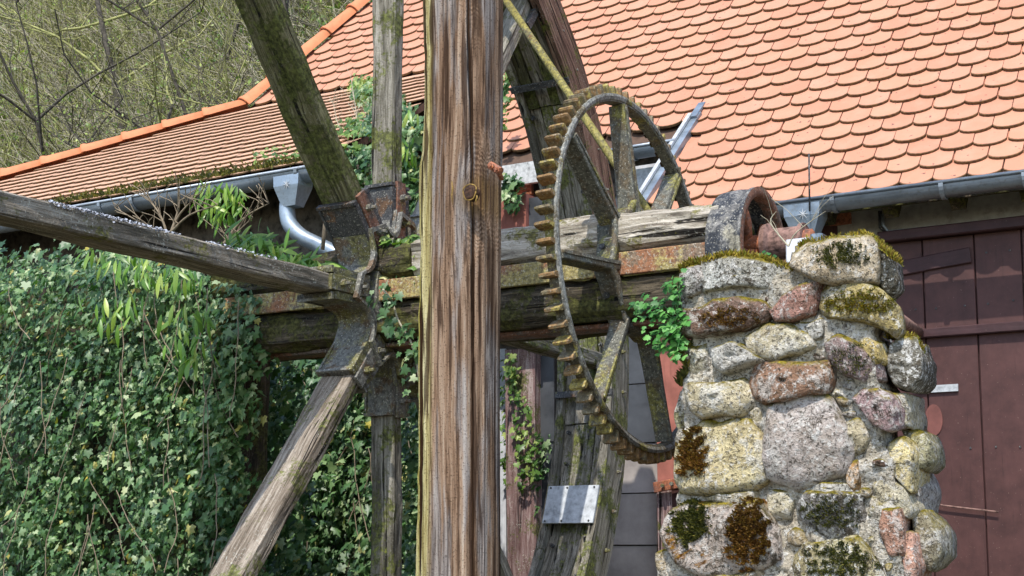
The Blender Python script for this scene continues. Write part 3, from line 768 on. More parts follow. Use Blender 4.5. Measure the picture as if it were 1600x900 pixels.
for i in range(NS_):
    a0 = 11+360/NS_*i; a1 = a0+360/NS_-.12
    arcseg('felloe', RX1-.055, RX1, RI-.04, RO, a0, a1, M_wbrown if 0 < (a0 % 360) < 180 else M_wgrey, i*3.1)
    arcseg('felloe', RX0, RX0+.05, RI-.02, RO, a0+7, a1+7, M_wgrey, i*2.3)
    xs = [RX0+.054, RX0+.13, RX0+.22, RX0+.29, RX1-.06]
    for k in range(4):
        dr = random.uniform(-.012, .012)
        arcseg('sole_board', xs[k], xs[k+1]-.006, RI+.02+dr, RO-.06, a0+3, a1+3, [M_wmoss, M_wgrey, M_wmoss, M_wgrey][k] if 20 < (a0 % 360) < 180 else M_wgrey, i*5.7+k)
def ang_at(py, x, r, lo, hi):
    best = min(np.linspace(lo, hi, 1500), key=lambda a: abs(px_of(wp(x, r, a))[1]-py)); return best
aT, aB = ang_at(762, -4.2, RI-.02, -60, 0), ang_at(821, -4.2, RI-.02, -60, 0)
v = []; f = []
for j in range(5):
    a = aT+(aB-aT)*j/4
    for x in (RX0+.03, RX1-.02):
        v.append(wpr(x, RI-.06, a)); v.append(wpr(x, RI-.045, a))
for j in range(4):
    b = j*4; f += [(b, b+2, b+6, b+4), (b+1, b+5, b+7, b+3), (b, b+4, b+5, b+1), (b+2, b+3, b+7, b+6)]
f += [(0,1,3,2), (16,18,19,17)]
pl_ = wobj('patch_plate', v, f, M_plate, wheel)
for x in (RX0+.05, RX0+.17, RX1-.05):
    for a in (aT-.3, aB+.3):
        q = wpr(x, RI-.06, a); boltM(q, wp(0, 0, 0)-wp(0, 1, a), .007, .01, 'nail', M_hubd, pl_)
# iron straps and bolts over the joints of the rim, upper far part
for a in (40, 17.5, -4.5):
    arcseg('rim_strap', RX0-.0, RX1+.008, RI-.05, RI-.035, a-.45, a+.45, M_hubd, a, .001, 2)
for a in np.arange(-48, 62, 5.5):
    for x in (RX0+.09, RX1-.10):
        if random.random() < .7: boltM(wp(x, RI+.012, a+random.uniform(-1, 1)), wp(0, 0, 0)-wp(0, 1, a), .015, .03, 'bolt', M_hubd, wheel)
    boltM(wp(RX1, RI+.12, a), (1, 0, 0), .014, .03, 'bolt', M_hub, wheel)
# angle irons where spokes meet the rim
for a in (0, 51.5, -47):
    beam('spoke_bracket', wp(-4.01, 2.50, a, -.05), wp(-4.01, 2.66, a, -.05), (1, 0, 0), .03, .05, M_hubd, wheel, .001, 2, .003, 1)

# tie rod from rim to axle
q0 = onX((1016, 336), -2.62); q1 = onX((770, -30), -4.1)
tube('tie_rod', [q0, q0.lerp(q1, .3), q0.lerp(q1, .6), q1], .021, M_rod, wheel, 8)

# ---- cog ring
TI = -.0566
gu = Vector((math.sin(TI), 0, math.cos(TI))); gn = Vector((math.cos(TI), 0, -math.sin(TI)))
GC = Vector((-2.553, AY, AZ))
def gp(x, r, a, off=0.0):
    a = R(a); return GC+gn*x+Vector((0, 1, 0))*(r*math.cos(a)-off*math.sin(a))+gu*(r*math.sin(a)+off*math.cos(a))
RR = .789; GW = .052
cog = MB(); n = 120
prof = [(0, RR-.026), (0, RR), (-GW, RR), (-GW, RR-.026)]
v = []
for i in range(n):
    a = 360*i/n
    for x, r in prof: v.append(gp(x, r+.0025*noise.noise(Vector((i*.7, x*20, r))), a))
f = [(i*4+j, i*4+(j+1) % 4, ((i+1) % n)*4+(j+1) % 4, ((i+1) % n)*4+j) for i in range(n) for j in range(4)]
ringM = Matrix.Translation(GC)
cogo = wobj('cog_ring', [q-GC for q in v], f, M_gear, wheel, M=ringM)
# right edge bead
v = []; 
for i in range(n):
    a = 360*i/n
    for x, r in ((.004, RR-.018), (.008, RR-.004), (.004, RR+.008), (-.008, RR+.008), (-.010, RR-.018)): v.append(gp(x, r, a)-GC)
f = [(i*5+j, i*5+(j+1) % 5, ((i+1) % n)*5+(j+1) % 5, ((i+1) % n)*5+j) for i in range(n) for j in range(5)]
wobj('ring_edge', v, f, M_edge, cogo, M=ringM)
NT_ = 76
def tooth_mesh():
    # local: x axial (width), y tangential, z radial
    pr = [(-.014, 0), (-.012, .022), (-.010, .044), (-.005, .053), (.005, .053), (.010, .044), (.012, .022), (.014, 0)]
    v = []; f = []
    for x, s in ((0.0, .86), (.008, 1), (GW+.010, 1), (GW+.018, .86)):
        for y, z in pr: v.append((-x, y*s, z*(1 if s == 1 else .93)))
    m_ = len(pr)
    for j in range(3):
        for i in range(m_-1): f.append((j*m_+i, j*m_+i+1, (j+1)*m_+i+1, (j+1)*m_+i))
    f += [tuple(range(m_)), tuple(range(4*m_-1, 3*m_-1, -1))]
    return mesh('tooth', v, f, M_tooth)
tm = tooth_mesh()
for i in range(NT_):
    a = 360*i/NT_; z = (gp(0, 1, a)-gp(0, 0, 0)); x = gn; y = z.cross(x)
    o = gp(-.004, RR-.002, a); M = Matrix.Identity(4)
    sc = 1+random.uniform(-.06, .06)
    for k in range(3): M[k][0], M[k][1], M[k][2], M[k][3] = x[k], y[k], z[k]*sc, o[k]
    link('tooth', tm, M, cogo)
# cog spokes: flat bars that widen to the hub, with a thin web
GA = [95.5, 141, 184, 233, 285.5, 48, 4, -30]
for a in GA:
    p0, p1 = gp(-.03, .24, a), gp(-.03, RR-.03, a)
    beam('cog_spoke', p1, p0, gn, .076, .024, M_gear, cogo, .003, 8, .004, 2, seed=int(a) % 11, taper=1.18)
    M, L = frame(p0, p1, gn)
    mb = MB(); mb.add([(.042,.010,0),(.052,.010,0),(.052,.026,0),(.042,.026,0),(.034,.010,L),(.043,.010,L),(.043,.022,L),(.034,.022,L)], [(3,2,1,0),(4,5,6,7),(0,1,5,4),(1,2,6,5),(2,3,7,6),(3,0,4,7)])
    wobj('spoke_web', mb.v, mb.f, M_gear, cogo, M=M)
# cog hub: band round the axle with flared fillets to the spokes
v = []; f = []; n = 96
def hubr(a):
    d = min(abs((a-g+180) % 360-180) for g in GA); return .268+.035*math.exp(-(d/9)**2)
HB = [(-.085, 0), (-.085, .02), (-.010, .02), (-.004, .045), (.014, .045), (.014, 0)]
for i in range(n):
    a = 360*i/n; r0 = hubr(a)-.02
    for x, dr in HB: v.append(gp(x, r0+dr, a)-GC)
m_ = len(HB); f = [(i*m_+j, i*m_+(j+1) % m_, ((i+1) % n)*m_+(j+1) % m_, ((i+1) % n)*m_+j) for i in range(n) for j in range(m_)]
ch = wobj('cog_hub', v, f, M_gear, cogo, True, ringM)
for a in (162, 208, 118, 259):
    c = gp(-.06, .2705, a); d = (gp(0,1,a)-gp(0,0,a)); vv, ff = tube_vf([c, c+d*.003], .014, 10); wobj('bolt_hole', vv, ff, M_hubd, cogo)

# ---- belt pulley
PX0, PX1, PR_ = onY((1099, 360), AY-.29).x, onY((1156, 360), AY-.29).x, .285
prof = [(PX0, PR_-.022), (PX0, PR_-.006), (PX0+.01, PR_), ((PX0+PX1)/2, PR_+.006), (PX1-.02, PR_), (PX1-.018, PR_+.008), (PX1, PR_+.008), (PX1, PR_-.024), (PX1-.03, PR_-.026)]
v = []; n = 64
PC = Vector(((PX0+PX1)/2, AY, 1.19))
def pp(x, r, a): return Vector((x, PC.y+r*math.cos(R(a)), PC.z+r*math.sin(R(a))))
for i in range(n):
    for x, r in prof: v.append(pp(x, r, 360*i/n)-PC)
m_ = len(prof); f = [(i*m_+j, i*m_+(j+1) % m_, ((i+1) % n)*m_+(j+1) % m_, ((i+1) % n)*m_+j) for i in range(n) for j in range(m_)]
pul = wobj('belt_pulley', v, f, M_drum, wheel, True, Matrix.Translation(PC))
v = []
for i in range(n):
    for x, r in ((PX1+.002, PR_+.009), (PX1+.006, PR_-.012), (PX1+.002, PR_-.03), (PX1-.05, PR_-.03)): v.append(pp(x, r, 360*i/n)-PC)
f = [(i*4+j, i*4+(j+1), ((i+1) % n)*4+(j+1), ((i+1) % n)*4+j) for i in range(n) for j in range(3)]
wobj('pulley_lip', v, f, M_rustd, pul, True, Matrix.Translation(PC))
for k in range(5):
    a = 100+72*k; pts = [pp(PX1-.07, .07, a), pp(PX1-.055, .15, a+14), pp(PX1-.06, .22, a+16), pp(PX1-.07, PR_-.015, a+8)]
    tube('pulley_arm', smooth_pts(pts, 4), [.024]*13, M_rust, pul, 6)
for (yy, zz) in ((-.11, .11), (.11, .11), (-.11, -.11), (.11, -.11)):
    beam('axle_stub', (PX0-.06, AY+yy, AZ+zz), (PX1-.10, AY+yy, AZ+zz), (0, 1, 0), .13, .13, M_wgrey, wheel, .01, 6, .03, 3, 3)
tube('gudgeon_band', [(PX1-.10, AY, AZ+.01), (PX1-.02, AY, AZ+.01)], .055, M_rust, wheel, 14)
zs_ = onY((1222, 381), AY).z
sx0, sx1 = onY((1194, 385), AY-.05).x, onY((1253, 375), AY-.05).x
sleeve = [(sx0-.012, .088), (sx0+.010, .093), (sx0+.022, .068), (sx1-.02, .066), (sx1-.018, .078), (sx1, .078)]
v, f = tube_vf([(x, AY, zs_) for x, r in sleeve], [r for x, r in sleeve], 24); wobj('shaft_sleeve', v, f, M_pinkr, wheel, False)
tube('shaft', [(PX1-.2, AY, zs_), (sx1+.03, AY, zs_)], .05, M_rust, wheel, 10)
#PART4
# ================================================================== foreground post
PY = 4.72
post = thing('timber_post', 'thick weathered brown timber post with a knot standing in front of the wheel', 'post', (onY((717, 600), PY).x, PY, GZ))
def postmat():
    s = NT('split_post_wood')
    tc = s.n('TexCoord').outputs['Object']; sep = s.n('SeparateXYZ', i_0=tc)
    x, y, z = sep.outputs
    # grain flows round the knot
    kx, kz = KN.x-PB.x, KN.z-PB.z
    dx = s.math('SUBTRACT', x, kx); dz = s.math('MULTIPLY', s.math('SUBTRACT', z, kz), .30)
    r2 = s.math('ADD', s.math('ADD', s.math('MULTIPLY', dx, dx), s.math('MULTIPLY', dz, dz)), .0006)
    flow = s.math('SUBTRACT', 1.0, s.math('DIVIDE', .0022, r2)); flow = s.math('MAXIMUM', flow, -.3)
    psi = s.math('ADD', kx, s.math('MULTIPLY', dx, flow))
    # arched cathedral grain: lines bend with height
    arch = s.math('MULTIPLY', s.math('MULTIPLY', dx, dx), 3.0)
    psi2 = s.math('ADD', psi, s.math('MULTIPLY', s.noise(s.n('Mapping', i_Vector=tc, i_Scale=(3, 3, .5)).outputs[0], 1.5, 3), .06))
    cmb = s.n('CombineXYZ', i_0=psi2, i_1=y, i_2=s.math('MULTIPLY', s.math('ADD', z, s.math('MULTIPLY', arch, 3.0)), .022)).outputs[0]
    g = s.noise(cmb, 34, 6, .65, .2); g2 = s.noise(cmb, 130, 4, .7)
    f = s.math('ADD', s.math('MULTIPLY', g, .6), s.math('MULTIPLY', g2, .4))
    dzr = s.math('ABSOLUTE', s.math('SUBTRACT', z, kz)); wob = s.math('MULTIPLY', s.noise(tc, 9, 2), .02)
    dxx = s.math('ADD', dx, s.math('SUBTRACT', wob, .01))
    arc = s.math('ADD', s.math('SUBTRACT', dzr, s.math('MULTIPLY', s.math('MULTIPLY', dxx, dxx), -45.0)), s.math('MULTIPLY', s.noise(s.n('Mapping', i_Vector=tc, i_Scale=(1,1,.3)).outputs[0], 22, 4), .09))
    wv = s.math('ADD', s.math('MULTIPLY', s.math('SINE', s.math('MULTIPLY', arc, 330.0)), .07), .51)
    msk = s.math('MULTIPLY', s.step(s.math('ABSOLUTE', dxx), .038, .02), s.math('MULTIPLY', s.step(dzr, .03, .06), s.step(dzr, .34, .18)))
    top = s.math('MULTIPLY', s.step(s.math('ABSOLUTE', s.math('ADD', dxx, .01)), .04, .02), s.step(z, kz+.55, kz+.68))
    msk = s.math('MULTIPLY', s.math('MAXIMUM', msk, top), s.math('MULTIPLY', s.step(s.noise(tc, 7, 3), .38, .6), .5))
    f = s.math('ADD', s.math('MULTIPLY', f, s.math('SUBTRACT', 1.0, msk)), s.math('MULTIPLY', wv, msk))
    brown = s.ramp(f, [(.37, (.04,.022,.014)), (.44, (.11,.065,.04)), (.5, (.26,.165,.105)), (.56, (.36,.25,.17)), (.64, (.47,.36,.265))])
    grey = s.ramp(f, [(.37, (.055,.045,.045)), (.44, (.15,.125,.11)), (.5, (.30,.26,.235)), (.57, (.40,.355,.315)), (.66, (.50,.45,.40))])
    yel = s.ramp(f, [(.37, (.07,.05,.015)), (.44, (.22,.17,.06)), (.5, (.42,.36,.16)), (.58, (.60,.54,.30)), (.68, (.72,.69,.50))])
    band = s.noise(s.n('Mapping', i_Vector=tc, i_Scale=(1, 1, .10)).outputs[0], 11, 4, .6)
    col = s.mix(s.step(band, .47, .55), brown, grey)
    left = s.step(s.math('ADD', x, s.math('MULTIPLY', band, .12)), .03, -.005)
    col = s.mix(left, col, yel)
    col = s.mix(s.math('MULTIPLY', s.step(s.noise(s.n('Mapping', i_Vector=tc, i_Scale=(1,1,.05)).outputs[0], 26, 3, .6), .56, .61), .85), col, (.05,.028,.018))
    sx = s.math('ADD', x, s.math('MULTIPLY', s.math('SUBTRACT', s.noise(s.n('Mapping', i_Vector=tc, i_Scale=(1,1,.5)).outputs[0], 2.5, 4), .5), .035))
    seam = s.math('MAXIMUM', s.step(s.math('ABSOLUTE', s.math('ADD', sx, .095)), .0075, .003), s.step(s.math('ABSOLUTE', s.math('SUBTRACT', sx, .125)), .006, .002))
    col = s.mix(seam, col, (.04,.02,.01))
    ms = s.math('MULTIPLY', s.step(s.math('ABSOLUTE', s.math('ADD', sx, .128)), .016, .004), s.step(s.noise(tc, 3, 3), .42, .55))
    col = s.mix(s.math('MULTIPLY', ms, .35), col, (.36,.34,.03))
    # yellow algae at the knot
    kr = s.math('SQRT', s.math('ADD', s.math('MULTIPLY', dx, dx), s.math('MULTIPLY', s.math('MULTIPLY', dz, dz), 6)))
    col = s.mix(s.math('MULTIPLY', s.step(kr, .075, .04), .6), col, s.ramp(g2, [(.4, (.05,.025,.015)), (.6, (.25,.15,.05))]))
    spk = s.noise(tc, 140, 2, .6)
    col = s.mix(s.math('MULTIPLY', s.step(spk, .58, .66), .6), col, (.05,.03,.02))
    h = s.math('ADD', f, s.math('MULTIPLY', spk, .15)); h = s.math('SUBTRACT', h, s.math('MULTIPLY', seam, .8))
    return s.fin(col, .95, h, 1.0, .02, spec=.08)
PB = Vector((onY((717, 450), PY).x, PY, GZ)); KN = onY((733, 300), PY-.15)
M_post = postmat()
LEFT = [(-60, 663), (0, 664), (60, 665), (120, 668), (190, 667), (240, 664), (262, 659), (300, 658), (340, 659), (400, 661), (450, 659), (520, 657), (600, 657), (700, 657), (800, 655), (900, 651), (1000, 650)]
RIGHT = [(-60, 783), (0, 783), (100, 782), (250, 781), (270, 780), (400, 779), (600, 778), (900, 778), (1000, 778)]
def interp(tab, y): return float(np.interp(y, [t[0] for t in tab], [t[1] for t in tab]))
v = []; f = []; NR = 190; NA = 150
ztop = onY((720, -50), PY).z
for j in range(NR+1):
    z = GZ+(ztop-GZ)*(j/NR)
    # px y for this z on plane PY
    yy = px_of((PB.x, PY, z))[1]
    xl, xr = onY((interp(LEFT, yy), yy), PY).x, onY((interp(RIGHT, yy), yy), PY).x
    xl += .006*noise.noise(Vector((3, 1, z*14))); cx, hw = (xl+xr)/2, (xr-xl)/2*.86
    for i in range(NA):
        a = 2*math.pi*i/NA; ca, sa = math.cos(a), math.sin(a)
        e = .78
        px_ = math.copysign(abs(ca)**e, ca); py_ = math.copysign(abs(sa)**e, sa)
        g = .010*noise.noise(Vector((px_*7, py_*7, z*.5)))+.004*noise.noise(Vector((px_*26, py_*26, z*1.3)))
        # long shakes on the front
        x = cx+px_*(hw+g*.4); y = PY+py_*(.145+g*1.8)
        if sa < 0:
            y += .018*math.exp(-((px_+.56)/.045)**2)+.012*math.exp(-((px_-.77)/.04)**2)*(.5+.5*math.sin(z*2))
            if px_ < -.62: y += .012
            for sx_, sw, sd_, ph in ((-.33, .020, .010, 1), (-.05, .016, .007, 3), (.22, .018, .009, 5), (.52, .02, .010, 7), (-.75, .03, .012, 9)):
                y += sd_*max(0, noise.noise(Vector((ph, 0, z*1.1)))+.35)*math.exp(-((px_-sx_-.06*noise.noise(Vector((ph, 5, z*.8))))/sw)**2)
        v.append(Vector((x, y, z))-PB)
for j in range(NR):
    for i in range(NA): f.append((j*NA+i, j*NA+(i+1) % NA, (j+1)*NA+(i+1) % NA, (j+1)*NA+i))
f += [tuple(range(NA-1,-1,-1)), tuple(NR*NA+i for i in range(NA))]
pm_ = wobj('post_trunk', v, f, M_post, post, True, Matrix.Translation(PB))
# knot: a resin ring round a dark heart
kc = onY((733, 300), PY-.170)
def disc(name, c, rx, rz, h, mat, parent, n=22, amp=.10):
    v = []; f = []
    for k, (s_, hh) in enumerate(((1, .03), (.97, -h*.5), (.80, -h), (.45, -h*.9))):
        for i in range(n):
            a = 2*math.pi*i/n; w_ = 1+amp*noise.noise(Vector((math.cos(a)*2, math.sin(a)*2, k*.4)))
            v.append(c+Vector((math.cos(a)*rx*s_*w_, hh, math.sin(a)*rz*s_*w_)))
    v.append(c+Vector((0, -h*.6, 0)))
    for k in range(3):
        for i in range(n): f.append((k*n+i, k*n+(i+1) % n, (k+1)*n+(i+1) % n, (k+1)*n+i))
    for i in range(n): f.append((3*n+i, 3*n+(i+1) % n, 4*n))
    return wobj(name, v, f, mat, parent, True)
ring_pts = [kc+Vector((math.cos(a)*.029*(1+.12*math.sin(3*a)), .004, math.sin(a)*.034*(1+.1*math.cos(2*a)))) for a in np.linspace(0, 2*math.pi, 26)]
disc('knot', kc+Vector((0, .008, 0)), .027, .031, .010, M_knot, post)
vv, ff = tube_vf(ring_pts, [.0030+.0018*noise.noise(Vector((i*.6, 0, 0))) for i in range(26)], 6); wobj('knot_rim', vv, ff, M_resin, post, True)
for q0, q1 in (((706, 283), (707, 320)), ((745, 305), (744, 318))):
    a, b = onY(q0, PY-.163), onY(q1, PY-.163)
    vv, ff = tube_vf([a, a.lerp(b, .3)+Vector((.003,0,0)), a.lerp(b, .6)-Vector((.002,0,0)), b], [.002, .004, .0035, .001], 5); wobj('resin_streak', vv, ff, M_resin, post, True)
# rusty clamp on the right edge
cl = thing('post_clamp', 'small rusty iron clamp on the right edge of the brown post', 'clamp', onY((773, 262), PY-.15))
a, b = onY((766, 258), PY-.165), onY((782, 268), PY-.165)
beam('clamp_bar', a, b, (0, 1, 0), .035, .030, M_rust, cl, .0008, 4, .009, 2)
boltM(onY((769, 260), PY-.195), (0, -1, 0), .012, .02, 'bolt', M_rust, cl); boltM(onY((778, 266), PY-.195), (0, -1, 0), .012, .02, 'bolt', M_rust, cl)
tube('clamp_pin', [b-Vector((.01,0,0)), b+Vector((-.03,.06,-.01))], .010, M_rust, cl, 6)

# ================================================================== stone pillar
SY = 4.90
pil = thing('stone_pillar', 'rough mossy field stone pillar in pale mortar carrying the right end of the axle', 'pillar', (onY((1240, 900), SY).x, SY+.2, GZ))
SBV, SBF = [], []
def blob(name, poly, Y, depth, mat, color, parent=pil, bulge=.035, N=34, amp=.012, rings=(.995, .975, .94, .87, .78, .67, .55, .42, .29, .15), seed=0, smooth=True, flat=False):
    P = [onY(p, Y) for p in poly]
    # resample
    L = [(P[(i+1) % len(P)]-P[i]).length for i in range(len(P))]; T = sum(L); out = []
    for k in range(N):
        s = T*k/N; i = 0
        while s > L[i]: s -= L[i]; i = (i+1) % len(P)
        out.append(P[i].lerp(P[(i+1) % len(P)], s/L[i]))
    out = [(out[i-1]*.08+out[i]*.84+out[(i+1) % N]*.08) for i in range(N)]
    c = sum(out, Vector())/N; out = [c+(q-c)*1.11 for q in out]
    rs = random.Random(int(seed*100)+5); cuts = [(rs.uniform(.85, 1.25), rs.uniform(-.75, .75), rs.uniform(-.75, .75)) for _ in range(5)]; ext = max((q-c).length for q in out)
    v = []; rr = [(.93, depth), (1.0, depth*.35), (1.015, .012)]
    nring = [(s, -bulge*(1-s**12)**.6 if 1 else 0) for s in rings]
    for s, d in rr+nring:
        for q in out:
            p = c+(q-c)*s; p.y = Y+d
            if d < -.004:
                u = (p.x-c.x)/ext; w_ = (p.z-c.z)/ext
                hh = min([1.15]+[k0+gx_*u+gz_*w_ for k0, gx_, gz_ in cuts])
                p.y = Y+d*max(.15, hh)-noise.noise(Vector((p.x*4+seed, p.z*4.3, seed)))*.012
            nz = noise.noise_vector(p*5+Vector((seed, 0, 0)))*amp*1.9+noise.noise_vector(p*19+Vector((0, seed, 0)))*amp*.7
            pass
            nz.y += noise.noise(Vector((p.x*4+seed, p.z*4, 1)))*amp*1.5 + noise.ridged_multi_fractal(Vector((p.x*5, seed, p.z*5)), 1, 2, 4, 1, 2)*-amp*.35
            v.append(p+nz)
    v.append(Vector((c.x, Y-bulge, c.z))); K = len(rr)+len(nring); f = []
    for k in range(K-1):
        for i in range(N): f.append((k*N+i, (k+1)*N+i, (k+1)*N+(i+1) % N, k*N+(i+1) % N))
    for i in range(N): f.append(((K-1)*N+i, K*N, (K-1)*N+(i+1) % N))
    f.append(tuple(range(N))); SBV.extend(v); kb = len(SBV)-len(v); SBF.extend([tuple(i+kb for i in q) for q in f])
    o = wobj(name, v, f, mat, parent, smooth); o.color = (*[min(.8, q*1.25) for q in color], 1); return o
core_poly = [(1074, 424), (1140, 412), (1235, 425), (1246, 392), (1352, 378), (1366, 392), (1366, 450), (1376, 520), (1388, 560), (1386, 620), (1388, 680), (1398, 740), (1404, 800), (1412, 860), (1414, 960), (1414, 1100), (1410, 1420), (1000, 1420), (1022, 1100), (1034, 960), (1047, 850), (1064, 795), (1063, 720), (1068, 655), (1068, 610), (1088, 570), (1076, 525), (1072, 470)]
def core():
    """mortar body: grid clipped to the outline, rough front"""
    P = [onY(p, SY+.03) for p in core_poly]
    def inside(x, z):
        c = False; n = len(P)
        for i in range(n):
            a, b = P[i], P[i-1]
            if (a.z > z) != (b.z > z) and x < (b.x-a.x)*(z-a.z)/(b.z-a.z)+a.x: c = not c
        return c
    st = .016; xs = np.arange(min(p.x for p in P), max(p.x for p in P)+st, st); zs = np.arange(GZ, max(p.z for p in P)+st, st)
    ins = {(i, j) for i, x in enumerate(xs) for j, z in enumerate(zs) if inside(x, z)}
    idx = {}; v = []; f = []
    def vid(i, j, back):
        k = (i, j, back)
        if k not in idx:
            x, z = xs[i]-st/2, zs[j]-st/2; p = Vector((x, SY+(.20 if back else -.014), z))
            nz = noise.noise_vector(p*6)*.030+noise.noise_vector(p*17)*.022+noise.noise_vector(p*45)*.010
            v.append(p+nz); idx[k] = len(v)-1
        return idx[k]
    for (i, j) in ins:
        a = [vid(i, j, 0), vid(i+1, j, 0), vid(i+1, j+1, 0), vid(i, j+1, 0)]; f.append(tuple(a))
        b = [vid(i, j, 1), vid(i, j+1, 1), vid(i+1, j+1, 1), vid(i+1, j, 1)]; f.append(tuple(b))
        for (di, dj), (e0, e1) in (((0, -1), ((i, j), (i+1, j))), ((1, 0), ((i+1, j), (i+1, j+1))), ((0, 1), ((i+1, j+1), (i, j+1))), ((-1, 0), ((i, j+1), (i, j)))):
            if (i+di, j+dj) not in ins: f.append((vid(*e0, 0), vid(*e0, 1), vid(*e1, 1), vid(*e1, 0)))
    xs = np.append(xs, xs[-1]+st); return v, f
def core2():
    global _x; v, f = core(); return v, f
v, f = core()
co = wobj('mortar_body', v, f, M_mortar, pil, True); co.color = (.66, .61, .51, 1)
TAN, GRY, BRN, YEL, CRM, PUR, PNK, DRK, WHT = (.40,.33,.22), (.40,.37,.35), (.20,.13,.10), (.52,.43,.20), (.52,.47,.34), (.27,.20,.19), (.48,.28,.21), (.18,.17,.14), (.52,.51,.47)
